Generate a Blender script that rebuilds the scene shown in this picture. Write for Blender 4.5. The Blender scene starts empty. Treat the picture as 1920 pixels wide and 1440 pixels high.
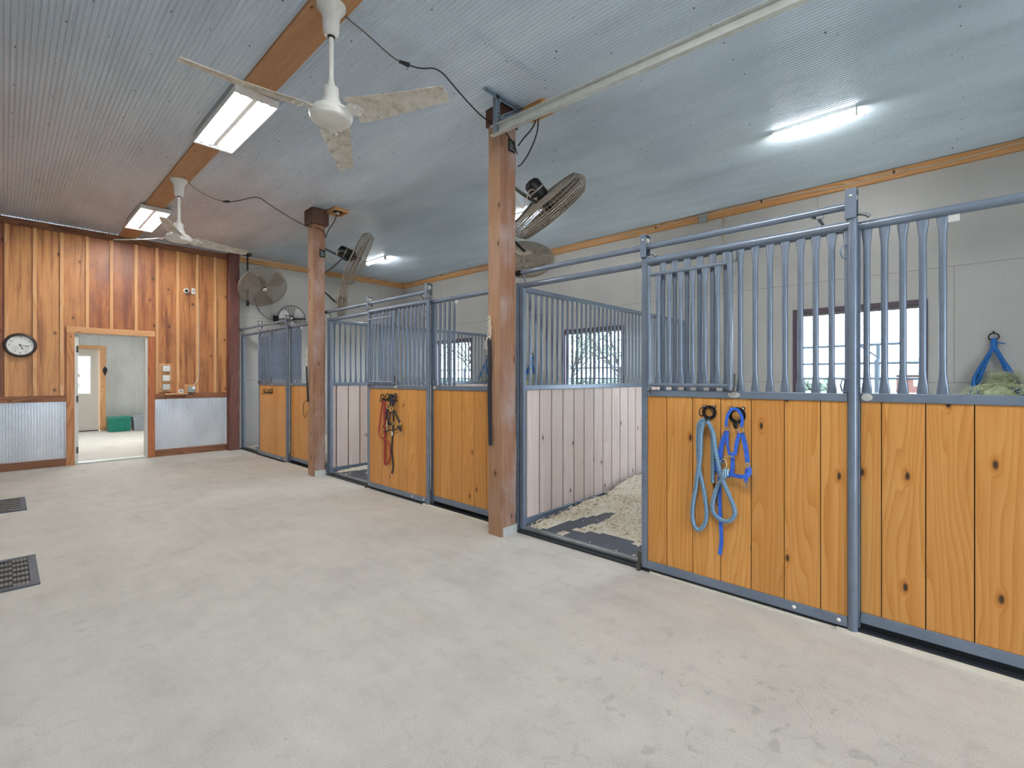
import bpy, math, random
from mathutils import Vector, Matrix, noise
R = math.radians
rng = random.Random(7)
SC = bpy.context.scene
COL = SC.collection
MATW = {}                       # world matrices of the roots

# ------------------------------------------------------------------ colour and nodes
def lin(c):
    return c / 12.92 if c <= 0.04045 else ((c + 0.055) / 1.055) ** 2.4
def rgb(r, g, b):
    return (lin(r / 255), lin(g / 255), lin(b / 255), 1)

class NT:
    def __init__(s, name):
        s.m = bpy.data.materials.new(name); s.m.use_nodes = True
        s.t = s.m.node_tree
        s.b = s.t.nodes['Principled BSDF']; s.out = s.t.nodes['Material Output']
    def n(s, ty, **kw):
        nd = s.t.nodes.new(ty)
        for k, v in kw.items():
            if k.startswith('_'): setattr(nd, k[1:], v)
            else:
                key = int(k[1:]) if k[0] == 'i' and k[1:].isdigit() else k.replace('_', ' ')
                s.put(nd.inputs[key], v)
        return nd
    def put(s, sock, v):
        if isinstance(v, bpy.types.NodeSocket): s.t.links.new(v, sock)
        elif hasattr(v, 'outputs'): s.t.links.new(v.outputs[0], sock)
        else: sock.default_value = v
    def math(s, op, a, b=0.0, clamp=False):
        return s.n('ShaderNodeMath', _operation=op, _use_clamp=clamp, i0=a, i1=b).outputs[0]
    def mix(s, f, a, b, mode='MIX'):
        nd = s.n('ShaderNodeMix', _data_type='RGBA', _blend_type=mode)
        s.put(nd.inputs[0], f); s.put(nd.inputs[6], a); s.put(nd.inputs[7], b)
        return nd.outputs[2]
    def ramp(s, f, stops):
        nd = s.n('ShaderNodeValToRGB'); s.put(nd.inputs[0], f)
        el = nd.color_ramp.elements
        while len(el) < len(stops): el.new(0.5)
        for e, (p, c) in zip(el, stops):
            e.position = p; e.color = c if len(c) == 4 else (*c, 1)
        return nd.outputs[0]
    def step(s, f, a, b):
        nd = s.n('ShaderNodeMapRange', _interpolation_type='SMOOTHSTEP')
        s.put(nd.inputs[0], f); s.put(nd.inputs[1], a); s.put(nd.inputs[2], b)
        return nd.outputs[0]
    def coord(s, scale, kind='Object'):
        tc = s.n('ShaderNodeTexCoord')
        return s.n('ShaderNodeMapping', Vector=tc.outputs[kind], Scale=scale).outputs[0]
    def noise(s, vec, scale=1.0, detail=3.0, rough=0.55, dist=0.0):
        return s.n('ShaderNodeTexNoise', Vector=vec, Scale=scale, Detail=detail, Roughness=rough, Distortion=dist).outputs[0]
    def bump(s, h, strength=0.2, dist=0.01):
        nd = s.n('ShaderNodeBump', Height=h, Strength=strength, Distance=dist)
        s.t.links.new(nd.outputs[0], s.b.inputs['Normal'])
    def set(s, **kw):
        for k, v in kw.items(): s.put(s.b.inputs[k.replace('_', ' ')], v)
        return s.m

def plain(name, col, rough=0.5, metal=0.0, var=0.0, scale=12.0):
    k = NT(name)
    if var:
        n = k.noise(k.coord((1, 1, 1)), scale, 4)
        d = tuple(c * (1 - var) for c in col[:3]) + (1,)
        l = tuple(min(1, c * (1 + var)) for c in col[:3]) + (1,)
        col = k.ramp(n, [(0.3, d), (0.7, l)])
    return k.set(Base_Color=col, Roughness=rough, Metallic=metal)

def emit(name, col, strength):
    k = NT(name)
    return k.set(Base_Color=(0.9, 0.9, 0.9, 1), Emission_Color=col, Emission_Strength=strength)

def wood(name, dark, mid, light, alt=None, knot=(0.05, 0.025, 0.012, 1), rough=0.45, knots=0.035, ring=1.0, weather_or_sidelight=None, kscale=(4.5, 2.2), keepv=0.5, streak=0.0, groove=(0.045, 0.022, 0.012, 1)):
    """boards: UV in metres, v along the grain; 'rnd' is a value per board"""
    k = NT(name)
    uv = k.n('ShaderNodeTexCoord').outputs['UV']
    rnd = k.n('ShaderNodeAttribute', _attribute_name='rnd').outputs['Fac']
    def mp(sx, sy): return k.n('ShaderNodeMapping', Vector=uv, Scale=(sx, sy, 1)).outputs[0]
    # knots
    vor = k.n('ShaderNodeTexVoronoi', _voronoi_dimensions='2D', Vector=mp(*kscale), Scale=1.0, Randomness=1.0)
    vd = vor.outputs['Distance']
    keep = k.math('GREATER_THAN', k.n('ShaderNodeSeparateColor', Color=vor.outputs['Color']).outputs[0], keepv)
    kn = k.math('MULTIPLY', k.math('SUBTRACT', 1.0, k.step(vd, knots * 0.6, knots * 1.7)), keep)
    halo = k.math('MULTIPLY', k.math('SUBTRACT', 1.0, k.step(vd, knots, knots * 4)), keep)
    # growth rings bending round the knots
    w = k.noise(mp(4.6, 0.42), 1.0, 2, 0.45, 0.3)
    w2 = k.math('ADD', k.math('MULTIPLY', w, 13.0), k.math('MULTIPLY', halo, 0.9))
    sx = k.n('ShaderNodeSeparateXYZ', Vector=uv).outputs[0]
    ph = k.math('ADD', k.math('MULTIPLY', sx, 30.0), w2)
    rg = k.math('POWER', k.math('FRACT', ph), 2.2)
    fine = k.noise(mp(150, 3.5), 1.0, 3, 0.6)
    broad = k.math('ADD', k.math('MULTIPLY', k.noise(mp(5, 0.9), 1.0, 4, 0.6, 0.3), 0.6), k.math('MULTIPLY', k.noise(mp(42, 0.8), 1.0, 2, 0.5), 0.4))
    g = k.math('ADD', k.math('MULTIPLY', rg, 0.42 * ring), k.math('ADD', k.math('MULTIPLY', fine, 0.33), k.math('MULTIPLY', broad, 0.55)))
    if streak:
        st = k.step(k.noise(mp(11, 0.55), 1.0, 4, 0.65, 0.2), 0.42, 0.72)
        g = k.math('ADD', g, k.math('MULTIPLY', k.math('SUBTRACT', st, 0.35), streak))
    g = k.math('ADD', k.math('SUBTRACT', g, 0.14), k.math('MULTIPLY', halo, 0.22))
    col = k.ramp(g, [(0.16, light), (0.48, mid), (0.92, dark)])
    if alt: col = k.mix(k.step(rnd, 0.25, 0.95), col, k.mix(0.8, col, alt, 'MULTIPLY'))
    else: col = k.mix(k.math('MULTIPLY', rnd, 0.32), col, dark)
    if weather_or_sidelight:
        wn = k.noise(mp(2.2, 1.1), 2.0, 4, 0.6)
        col = k.mix(k.math('MULTIPLY', k.math('MULTIPLY', k.step(wn, 0.42, 0.72), 0.75), k.math('ADD', k.math('MULTIPLY', rnd, 0.9), 0.1)), col, weather_or_sidelight)
    col = k.mix(kn, col, knot)
    col = k.mix(k.math('GREATER_THAN', rnd, 1.5), col, groove)
    k.bump(k.math('SUBTRACT', 1.0, g), 0.12, 0.004)
    return k.set(Base_Color=col, Roughness=rough)

# ------------------------------------------------------------------ mesh builder
class MB:
    def __init__(s):
        s.v = []; s.f = []; s.uv = []; s.r = []; s.s = []; s.M = None
    def add(s, pts, faces, uvs=None, r=0.0, smooth=False):
        b = len(s.v)
        for p in pts:
            p = Vector(p); s.v.append(s.M @ p if s.M is not None else p)
        for i, f in enumerate(faces):
            s.f.append([b + j for j in f]); s.r.append(r); s.s.append(smooth)
            s.uv.append(uvs[i] if uvs else [(pts[j][0], pts[j][1]) for j in f])
    def box(s, a, b, axis=None, r=0.0, off=None):
        lo = [min(a[i], b[i]) for i in range(3)]; hi = [max(a[i], b[i]) for i in range(3)]
        P = [(x, y, z) for x in (lo[0], hi[0]) for y in (lo[1], hi[1]) for z in (lo[2], hi[2])]
        F = [(0, 1, 3, 2), (4, 6, 7, 5), (0, 4, 5, 1), (2, 3, 7, 6), (0, 2, 6, 4), (1, 5, 7, 3)]
        if axis is None: axis = max(range(3), key=lambda i: hi[i] - lo[i])
        if off is None: off = (rng.uniform(0, 40), rng.uniform(0, 40))
        U = []
        for k, f in enumerate(F):
            n = k // 2; o = [i for i in range(3) if i != n]
            if axis in o: vax = axis; uax = o[0] if o[1] == axis else o[1]
            else: uax, vax = o
            U.append([(P[j][uax] + off[0], P[j][vax] + off[1]) for j in f])
        s.add(P, F, U, r)
    def obox(s, c, ax, ay, az, r=0.0):
        c, ax, ay, az = map(Vector, (c, ax, ay, az))
        P = [c + ax * i + ay * j + az * k for i in (-1, 1) for j in (-1, 1) for k in (-1, 1)]
        F = [(0, 1, 3, 2), (4, 6, 7, 5), (0, 4, 5, 1), (2, 3, 7, 6), (0, 2, 6, 4), (1, 5, 7, 3)]
        s.add(P, F, None, r)
    def sweep(s, pts, sec, closed=False, caps=True, up=None, smooth=True, scl=None):
        """sec: closed list of (a,b) offsets in the frame (N,B)"""
        pts = [Vector(p) for p in pts]; n = len(pts); m = len(sec)
        T = []
        for i in range(n):
            a = pts[i - 1] if (i or closed) else pts[i]
            b = pts[(i + 1) % n] if (i < n - 1 or closed) else pts[i]
            t = b - a
            T.append(t.normalized() if t.length > 1e-9 else Vector((0, 0, 1)))
        nv = Vector(up) if up else (Vector((0, 0, 1)) if abs(T[0].z) < 0.9 else Vector((1, 0, 0)))
        V = []; L = 0; LL = []
        for i in range(n):
            if up: nv = Vector(up)
            nv = nv - T[i] * nv.dot(T[i])
            nv = nv.normalized() if nv.length > 1e-6 else T[i].orthogonal().normalized()
            bv = T[i].cross(nv)
            if i: L += (pts[i] - pts[i - 1]).length
            LL.append(L)
            k = scl[i] if scl else 1.0
            V += [pts[i] + (nv * a + bv * b) * k for a, b in sec]
        F = []; U = []
        for i in range(n if closed else n - 1):
            i2 = (i + 1) % n
            for j in range(m):
                j2 = (j + 1) % m
                F.append((i * m + j, i * m + j2, i2 * m + j2, i2 * m + j))
                l2 = LL[i2] if i2 else L + 0.05
                U.append([(j / m, LL[i]), ((j + 1) / m, LL[i]), ((j + 1) / m, l2), (j / m, l2)])
        s.add(V, F, U, 0, smooth)
        if caps and not closed:
            s.add(V[:m], [tuple(range(m))[::-1]]); s.add(V[-m:], [tuple(range(m))])
    def tube(s, pts, r, n=8, closed=False, caps=True, scl=None):
        s.sweep(pts, [(r * math.cos(2 * math.pi * i / n), r * math.sin(2 * math.pi * i / n)) for i in range(n)], closed, caps, None, True, scl)
    def ribbon(s, pts, w, t, up):
        s.sweep(pts, [(t / 2, w / 2), (t / 2, -w / 2), (-t / 2, -w / 2), (-t / 2, w / 2)], False, True, up, False)
    def ring(s, c, R_, r, nrm, n=24, m=6):
        q = Vector(nrm).normalized(); a = q.orthogonal().normalized(); b = q.cross(a); c = Vector(c)
        s.tube([c + (a * math.cos(t) + b * math.sin(t)) * R_ for t in [2 * math.pi * i / n for i in range(n)]], r, m, True)
    def lathe(s, prof, c=(0, 0, 0), axis=(0, 0, 1), n=24, smooth=True, caps=True):
        q = Vector(axis).normalized(); a = q.orthogonal().normalized(); b = q.cross(a); c = Vector(c)
        V = []; F = []
        for (r, z) in prof:
            for i in range(n):
                t = 2 * math.pi * i / n
                V.append(c + q * z + (a * math.cos(t) + b * math.sin(t)) * r)
        for k in range(len(prof) - 1):
            for i in range(n):
                j = (i + 1) % n
                F.append((k * n + i, k * n + j, (k + 1) * n + j, (k + 1) * n + i))
        s.add(V, F, None, 0, smooth)
        for k in (0, len(prof) - 1) if caps else ():
            if prof[k][0] > 1e-6: s.add(V[k * n:(k + 1) * n], [tuple(range(n)) if k else tuple(range(n))[::-1]])
    def cyl(s, a, b, r, n=12):
        a = Vector(a); b = Vector(b)
        s.lathe([(r, 0), (r, (b - a).length)], a, b - a, n)
    def prism(s, poly, o, u, v, w, r=0.0):
        """polygon poly in the plane (u,v) at o, extruded by w"""
        o, u, v, w = map(Vector, (o, u, v, w)); n = len(poly)
        P = [o + u * a + v * b for a, b in poly]; P += [p + w for p in P]
        F = [tuple(range(n))[::-1], tuple(range(n, 2 * n))] + [(i, (i + 1) % n, n + (i + 1) % n, n + i) for i in range(n)]
        s.add(P, F, None, r)
    def build(s, name, mat, parent=None, local=False, bevel=0.0, kind=None):
        me = bpy.data.meshes.new(name)
        vs = s.v
        if parent is not None and not local:
            mi = MATW.get(parent.name, Matrix()).inverted(); vs = [mi @ p for p in vs]
        me.from_pydata([tuple(p) for p in vs], [], s.f)
        me.update()
        ul = me.uv_layers.new(name='UVMap')
        k = 0
        flat = []
        for u in s.uv:
            for a in u: flat += [a[0], a[1]]
        ul.data.foreach_set('uv', flat)
        at = me.attributes.new('rnd', 'FLOAT', 'FACE'); at.data.foreach_set('value', s.r)
        me.polygons.foreach_set('use_smooth', s.s)
        for m in (mat if isinstance(mat, list) else [mat]): me.materials.append(m)
        o = bpy.data.objects.new(name, me); COL.objects.link(o)
        if parent is not None:
            o.parent = parent; MATW[o.name] = MATW.get(parent.name, Matrix())
        if bevel:
            bv = o.modifiers.new('edge', 'BEVEL'); bv.width = bevel; bv.segments = 2; bv.limit_method = 'ANGLE'; bv.angle_limit = R(50)
        if kind: o['kind'] = kind
        return o

def tag(o, label, cat, group=None):
    o['label'] = label; o['category'] = cat
    if group: o['group'] = group
    return o
def thing(name, label, cat, loc=(0, 0, 0), rot=None, group=None):
    o = bpy.data.objects.new(name, None); COL.objects.link(o); o.empty_display_size = 0.1
    M = Matrix.Translation(loc) @ (rot.to_4x4() if rot is not None else Matrix())
    o.matrix_world = M; MATW[o.name] = M
    return tag(o, label, cat, group)
def struct(o, label=None):
    o['kind'] = 'structure'
    if label: o['label'] = label
    return o
def sbox(name, a, b, mat, parent=None, bevel=0.0, axis=None, r=0.0):
    m = MB(); m.box(a, b, axis, r); return m.build(name, mat, parent, bevel=bevel)
def shared(me_obj, name, parent, loc):
    """another object with the same mesh"""
    o = me_obj.copy(); o.name = name; COL.objects.link(o); o.parent = parent
    o.location = loc; MATW[o.name] = MATW.get(parent.name, Matrix())
    return o
def frame_to(n, up=(0, 0, 1)):
    z = Vector(n).normalized(); x = Vector(up).cross(z).normalized(); y = z.cross(x)
    return Matrix((x, y, z)).transposed()
def text_mesh(mb, txt, size, o, u, v, w=0.0):
    cu = bpy.data.curves.new('t', 'FONT'); cu.body = txt; cu.size = size; cu.align_x = 'CENTER'; cu.align_y = 'CENTER'
    ob = bpy.data.objects.new('t', cu); COL.objects.link(ob)
    bpy.context.view_layer.update()
    me = ob.evaluated_get(bpy.context.evaluated_depsgraph_get()).to_mesh()
    o, u, v = map(Vector, (o, u, v))
    mb.add([o + u * p.co.x + v * p.co.y for p in me.vertices], [tuple(f.vertices) for f in me.polygons])
    bpy.data.objects.remove(ob); bpy.data.curves.remove(cu)

# ------------------------------------------------------------------ materials
M = {}
M['door_wood'] = wood('honey_pine', rgb(162, 94, 34), rgb(206, 142, 68), rgb(224, 168, 98), knots=0.033, keepv=0.62, rough=0.42, ring=0.62, kscale=(4.2, 1.9))
M['part_wood'] = wood('weathered_pine', rgb(186, 156, 142), rgb(220, 200, 190), rgb(236, 222, 216), knots=0.04, rough=0.6, ring=0.6, kscale=(4.2, 2.4), knot=rgb(104, 86, 88), groove=rgb(96, 66, 50))
M['wall_wood'] = wood('cedar_board', rgb(78, 40, 24), rgb(168, 110, 66), rgb(208, 150, 94), alt=rgb(196, 148, 138), knots=0.034, rough=0.42, ring=0.35, streak=0.5, kscale=(3.6, 2.3), weather_or_sidelight=rgb(112, 66, 52))
M['batten'] = wood('cedar_batten', rgb(186, 128, 78), rgb(220, 166, 112), rgb(234, 190, 142), knots=0.012, rough=0.5)
M['trim_wood'] = wood('cedar_trim', rgb(80, 46, 30), rgb(126, 78, 50), rgb(160, 108, 72), knots=0.02, rough=0.5)
M['casing'] = wood('cedar_casing', rgb(170, 112, 66), rgb(206, 150, 98), rgb(226, 180, 134), knots=0.022, rough=0.5, alt=rgb(205, 140, 105))
M['post_wood'] = wood('rough_timber', rgb(86, 56, 38), rgb(144, 104, 76), rgb(182, 144, 112), alt=rgb(205, 184, 186), knots=0.03, rough=0.75, ring=0.3, weather_or_sidelight=rgb(176, 158, 156), kscale=(4, 2.2))
M['end_wood'] = wood('dark_red_timber', rgb(62, 34, 30), rgb(106, 62, 54), rgb(140, 90, 78), knots=0.02, rough=0.6)
M['beam_wood'] = wood('beam_timber', rgb(124, 82, 50), rgb(172, 122, 82), rgb(198, 154, 112), knots=0.02, rough=0.6, ring=0.25)
M['fir'] = wood('fir_trim', rgb(150, 96, 52), rgb(196, 142, 88), rgb(218, 172, 118), knots=0.02, rough=0.55)
M['steel'] = plain('slate_blue_steel', rgb(116, 128, 145), 0.27, 0.2, 0.10, 9)
M['edge_white'] = plain('pale_edge_strip', rgb(222, 214, 200), 0.6, 0, 0.08, 8)
M['steel_dark'] = plain('dark_steel_channel', rgb(62, 66, 74), 0.4, 0.4, 0.2, 30)
M['galv'] = plain('galvanised_steel', rgb(206, 208, 204), 0.4, 0.35, 0.08, 14)
M['zinc'] = plain('zinc_bolt', rgb(222, 220, 214), 0.35, 0.45, 0.1, 40)
M['slotted'] = plain('slotted_angle_steel', rgb(140, 156, 170), 0.42, 0.6, 0.12, 30)
M['black'] = plain('black_iron', rgb(24, 24, 26), 0.42, 0.2)
M['pipe_worn'] = plain('worn_pipe', rgb(124, 128, 130), 0.4, 0.3, 0.15, 12)
M['rib'] = plain('lit_rubber_rib', rgb(150, 145, 136), 0.7, 0, 0.15, 30)  # beige puts the lit look of the grate bars into their colour
M['hole'] = plain('dark_hole', rgb(30, 32, 36), 0.8)
M['rubber'] = plain('rubber_mat', rgb(74, 80, 92), 0.5, 0, 0.25, 9)
M['white_paint'] = plain('white_enamel', rgb(232, 231, 226), 0.35, 0, 0.05, 20)
M['white_plastic'] = plain('white_plastic', rgb(236, 236, 232), 0.4)
M['rope_white'] = plain('white_cord', rgb(222, 214, 198), 0.8, 0, 0.2, 60)
M['strap_black'] = plain('black_webbing', rgb(34, 37, 48), 0.55, 0, 0.2, 50)
M['blue'] = plain('royal_blue_webbing', rgb(52, 104, 208), 0.5, 0, 0.18, 40)
M['red'] = plain('red_rein_cord', rgb(158, 52, 48), 0.6, 0, 0.3, 60)
M['brass'] = plain('brass', rgb(206, 184, 136), 0.3, 0.9, 0.1, 40)
M['chrome'] = plain('chrome', rgb(215, 215, 212), 0.18, 1.0)
M['leather'] = plain('brown_leather_lace', rgb(82, 48, 32), 0.6)
M['netblue'] = plain('blue_net_cord', rgb(24, 104, 178), 0.6, 0, 0.25, 50)
M['hay'] = plain('hay', rgb(184, 190, 150), 0.8, 0, 0.35, 25)
M['cage'] = plain('dusty_wire', rgb(166, 156, 144), 0.6, 0.25, 0.25, 40)
M['cage_dark'] = plain('black_wire', rgb(48, 46, 44), 0.5, 0.3)
M['fanblade'] = plain('dusty_blade', rgb(142, 128, 116), 0.6, 0.15, 0.3, 16)
M['fanblade_bright'] = plain('bright_aluminium_blade', rgb(236, 237, 242), 0.3, 0.2, 0.04, 8)
M['cord_grey'] = plain('grey_brown_cord', rgb(104, 96, 88), 0.6, 0, 0.2, 60)
M['cap_wood'] = wood('dark_cap_timber', rgb(54, 34, 28), rgb(92, 60, 48), rgb(122, 86, 68), knots=0.01, rough=0.6)
M['cord_black'] = plain('black_cord', rgb(34, 34, 34), 0.6)
M['conduit'] = plain('tan_cable', rgb(196, 176, 152), 0.6)
M['grey_box'] = plain('grey_box', rgb(158, 166, 168), 0.5, 0.2)
M['tote_green'] = plain('green_plastic', rgb(20, 122, 106), 0.4, 0, 0.06, 6)
M['tote_grey'] = plain('grey_plastic', rgb(150, 160, 168), 0.45)
M['door_grey'] = plain('putty_door_paint', rgb(196, 190, 182), 0.5)
M['door_white'] = plain('white_frame_paint', rgb(222, 222, 216), 0.5)
M['hinge'] = plain('hinge_steel', rgb(98, 96, 92), 0.4, 0.6)
M['win_frame'] = plain('plum_window_frame', rgb(84, 68, 82), 0.4)
M['win_sash'] = plain('grey_sash', rgb(150, 150, 158), 0.4)
M['tube'] = emit('lit_tube', (1, 0.985, 0.95, 1), 95)
M['led'] = emit('lit_strip', (1, 0.985, 0.95, 1), 95)
M['reflector'] = plain('white_reflector', rgb(240, 240, 238), 0.35)

def mk_blade():
    k = NT('dusty_white_blade'); v = k.coord((1, 1, 1))
    n = k.noise(v, 14, 5, 0.65); n2 = k.noise(v, 70, 3)
    c = k.ramp(k.math('ADD', k.math('MULTIPLY', n, 0.75), k.math('MULTIPLY', n2, 0.25)), [(0.34, rgb(160, 148, 132)), (0.46, rgb(204, 197, 186)), (0.62, rgb(222, 217, 208))])
    return k.set(Base_Color=c, Roughness=0.45)
M['blade'] = mk_blade()

def mk_concrete(name, base, tint=1.0):
    k = NT(name); v = k.coord((1, 1, 1))
    big = k.noise(v, 0.55, 4, 0.6, 0.3); med = k.noise(v, 3.0, 5, 0.6); fine = k.noise(v, 130, 3, 0.7)
    br = k.noise(k.coord((3.5, 0.6, 1)), 3.0, 4, 0.6)
    g = k.math('ADD', k.math('MULTIPLY', big, 0.36), k.math('ADD', k.math('MULTIPLY', med, 0.26), k.math('ADD', k.math('MULTIPLY', fine, 0.30), k.math('MULTIPLY', br, 0.16))))
    d = tuple(c * 0.62 for c in base[:3]) + (1,); l = tuple(min(1, c * 1.22) for c in base[:3]) + (1,)
    col = k.ramp(g, [(0.34, d), (0.52, base), (0.70, l)])
    # wear: brownish cloud, dark spots with soft edges, hairline cracks, fine pits
    cl = k.step(k.noise(k.coord((0.8, 0.35, 1)), 0.9, 3), 0.56, 0.74)
    col = k.mix(k.math('MULTIPLY', cl, 0.3), col, tuple(c * f for c, f in zip(base, (0.82, 0.72, 0.62, 1))))
    sv = k.noise(k.coord((8.5, 13, 1)), 1.0, 3, 0.6, 0.4)
    dd = k.n('ShaderNodeVectorMath', _operation='DISTANCE', i0=v, i1=(1.85, 0.55, 0)).outputs['Value']
    area = k.math('MAXIMUM', k.step(k.noise(v, 0.42, 2), 0.56, 0.68), k.math('SUBTRACT', 1.0, k.step(dd, 0.35, 1.15)))
    col = k.mix(k.math('MULTIPLY', k.math('MULTIPLY', k.step(sv, 0.58, 0.68), area), 0.38), col, tuple(c * 0.42 for c in base[:3]) + (1,))
    dv = k.n('ShaderNodeVectorMath', _operation='ADD', i0=v, i1=k.n('ShaderNodeTexNoise', Vector=v, Scale=1.6, Detail=4.0).outputs['Color'])
    cr = k.n('ShaderNodeTexVoronoi', Vector=dv.outputs[0], Scale=0.24, _feature='DISTANCE_TO_EDGE').outputs['Distance']
    col = k.mix(k.math('MULTIPLY', k.math('SUBTRACT', 1.0, k.step(cr, 0.0003, 0.0012)), k.math('MULTIPLY', k.step(k.noise(v, 0.7, 2), 0.45, 0.6), 0.22)), col, tuple(c * 0.35 for c in base[:3]) + (1,))
    sp = k.noise(v, 210, 2, 0.6)
    col = k.mix(k.math('MULTIPLY', k.step(sp, 0.40, 0.62), 0.30), col, tuple(c * 0.55 for c in base[:3]) + (1,))
    mo = k.noise(v, 9, 5, 0.7)
    col = k.mix(k.math('MULTIPLY', k.step(mo, 0.50, 0.68), 0.22), col, tuple(c * 0.6 for c in base[:3]) + (1,))
    pit = k.step(k.noise(v, 55, 2, 0.5), 0.68, 0.74)
    col = k.mix(k.math('MULTIPLY', pit, 0.35), col, tuple(c * 0.4 for c in base[:3]) + (1,))
    k.bump(g, 0.25, 0.006)
    return k.set(Base_Color=col, Roughness=0.75)
M['concrete'] = mk_concrete('brushed_concrete', rgb(198, 193, 185))

def mk_galv(name, base, metal, rough, dirt):
    k = NT(name); v = k.coord((1, 1, 1))
    rnd = k.n('ShaderNodeAttribute', _attribute_name='rnd').outputs['Fac']
    sp = k.n('ShaderNodeTexVoronoi', Vector=v, Scale=60.0).outputs['Color']
    s1 = k.n('ShaderNodeSeparateColor', Color=sp).outputs[0]
    big = k.noise(k.coord((1.6, 0.45, 1)), 1.2, 3)
    g = k.math('ADD', k.math('MULTIPLY', s1, 0.07), k.math('MULTIPLY', big, 0.9))
    d = tuple(c * 0.78 for c in base[:3]) + (1,); l = tuple(min(1, c * 1.2) for c in base[:3]) + (1,)
    col = k.ramp(g, [(0.25, d), (0.55, base), (0.9, l)])
    col = k.mix(k.math('MULTIPLY', rnd, 0.25), col, d)
    if dirt:
        sp2 = k.step(k.noise(v, 60, 2, 0.6), 0.60, 0.72)
        ar = k.step(k.noise(v, 0.8, 3), 0.47, 0.66)
        col = k.mix(k.math('MULTIPLY', k.math('MULTIPLY', sp2, ar), 0.4), col, rgb(96, 104, 104))
        fl = k.n('ShaderNodeTexVoronoi', _voronoi_dimensions='2D', Vector=v, Scale=2.6).outputs['Distance']
        flm = k.math('GREATER_THAN', k.noise(v, 1.7, 2), 0.56)
        col = k.mix(k.math('MULTIPLY', flm, k.math('SUBTRACT', 1.0, k.step(fl, 0.009, 0.018))), col, rgb(48, 46, 42))
    return k.set(Base_Color=col, Metallic=metal, Roughness=rough)
M['ceiling'] = mk_galv('corrugated_ceiling_steel', rgb(216, 232, 248), 0.32, 0.27, True)
M['corr'] = mk_galv('corrugated_wainscot_steel', rgb(236, 241, 246), 0.8, 0.24, False)
M['corr2'] = mk_galv('tack_room_steel', rgb(210, 214, 214), 0.55, 0.4, False)

def mk_wall():
    k = NT('grey_painted_panel')
    tc = k.n('ShaderNodeTexCoord').outputs['UV']
    v = k.coord((1, 1, 1))
    br = k.n('ShaderNodeTexBrick', Vector=tc, Color1=(1, 1, 1, 1), Color2=(1, 1, 1, 1), Mortar=(0, 0, 0, 1), Scale=1.0, Mortar_Size=0.0025, Brick_Width=2.44, Row_Height=1.22, Bias=0.0)
    line = k.math('SUBTRACT', 1.0, br.outputs['Fac'])
    n = k.noise(v, 1.3, 4); f = k.noise(v, 40, 3)
    base = k.ramp(k.math('ADD', k.math('MULTIPLY', n, 0.7), k.math('MULTIPLY', f, 0.3)), [(0.3, rgb(172, 171, 168)), (0.7, rgb(190, 189, 186))])
    sc = k.step(k.noise(v, 22, 2, 0.5), 0.74, 0.80)
    base = k.mix(k.math('MULTIPLY', sc, 0.35), base, rgb(96, 94, 92))
    col = k.mix(line, rgb(122, 120, 117), base)
    k.bump(k.math('ADD', k.math('MULTIPLY', f, 0.3), line), 0.15, 0.003)
    return k.set(Base_Color=col, Roughness=0.42)
M['wall'] = mk_wall()

def mk_rope():
    k = NT('blue_white_braided_rope')
    uv = k.n('ShaderNodeTexCoord').outputs['UV']
    s = k.n('ShaderNodeSeparateXYZ', Vector=uv)
    ck = k.math('FRACT', k.math('ADD', k.math('MULTIPLY', s.outputs[1], 95.0), k.math('MULTIPLY', s.outputs[0], 2.0)))
    ck2 = k.math('FRACT', k.math('SUBTRACT', k.math('MULTIPLY', s.outputs[1], 95.0), k.math('MULTIPLY', s.outputs[0], 3.0)))
    w = k.math('MULTIPLY', k.math('GREATER_THAN', ck, 0.42), k.math('GREATER_THAN', ck2, 0.35))
    col = k.mix(w, rgb(40, 92, 140), rgb(176, 206, 218))
    k.bump(w, 0.4, 0.002)
    return k.set(Base_Color=col, Roughness=0.7)
M['rope'] = mk_rope()

def mk_shav():
    k = NT('wood_shavings'); v = k.coord((1, 1, 1))
    n = k.noise(v, 60, 3, 0.7); n2 = k.noise(v, 2, 3)
    c = k.ramp(k.math('ADD', k.math('MULTIPLY', n, 0.6), k.math('MULTIPLY', n2, 0.4)), [(0.32, rgb(150, 128, 98)), (0.44, rgb(216, 203, 180)), (0.60, rgb(242, 234, 220))])
    k.bump(n, 0.6, 0.01)
    return k.set(Base_Color=c, Roughness=0.8)
M['shavings'] = mk_shav()
def mk_flake():
    k = NT('shaving_curl')
    r = k.n('ShaderNodeAttribute', _attribute_name='rnd').outputs['Fac']
    return k.set(Base_Color=k.ramp(r, [(0.0, rgb(180, 152, 112)), (0.25, rgb(226, 212, 184)), (1.0, rgb(246, 240, 226))]), Roughness=0.8)
M['flake'] = mk_flake()
M['fence'] = plain('dark_fence_paint', rgb(48, 58, 68), 0.6)
M['lawn'] = plain('lawn', rgb(84, 92, 74), 0.9, 0, 0.3, 3)
M['leafy'] = plain('foliage', rgb(66, 80, 64), 0.8, 0, 0.35, 5)
M['bark'] = plain('bark', rgb(60, 54, 50), 0.9, 0, 0.2, 8)
M['brick'] = plain('red_brick', rgb(92, 58, 52), 0.85, 0, 0.2, 3)
M['roofing'] = plain('grey_shingle', rgb(86, 86, 94), 0.85, 0, 0.2, 5)
def mk_glass():
    k = NT('window_glass')
    tr = k.n('ShaderNodeBsdfTransparent', Color=(0.97, 0.98, 0.98, 1)); gl = k.n('ShaderNodeBsdfGlossy', Color=(1, 1, 1, 1), Roughness=0.02)
    mx = k.n('ShaderNodeMixShader', i0=0.05, i1=tr, i2=gl)
    k.t.links.new(mx.outputs[0], k.out.inputs[0]); return k.m
M['glass'] = mk_glass()

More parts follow.
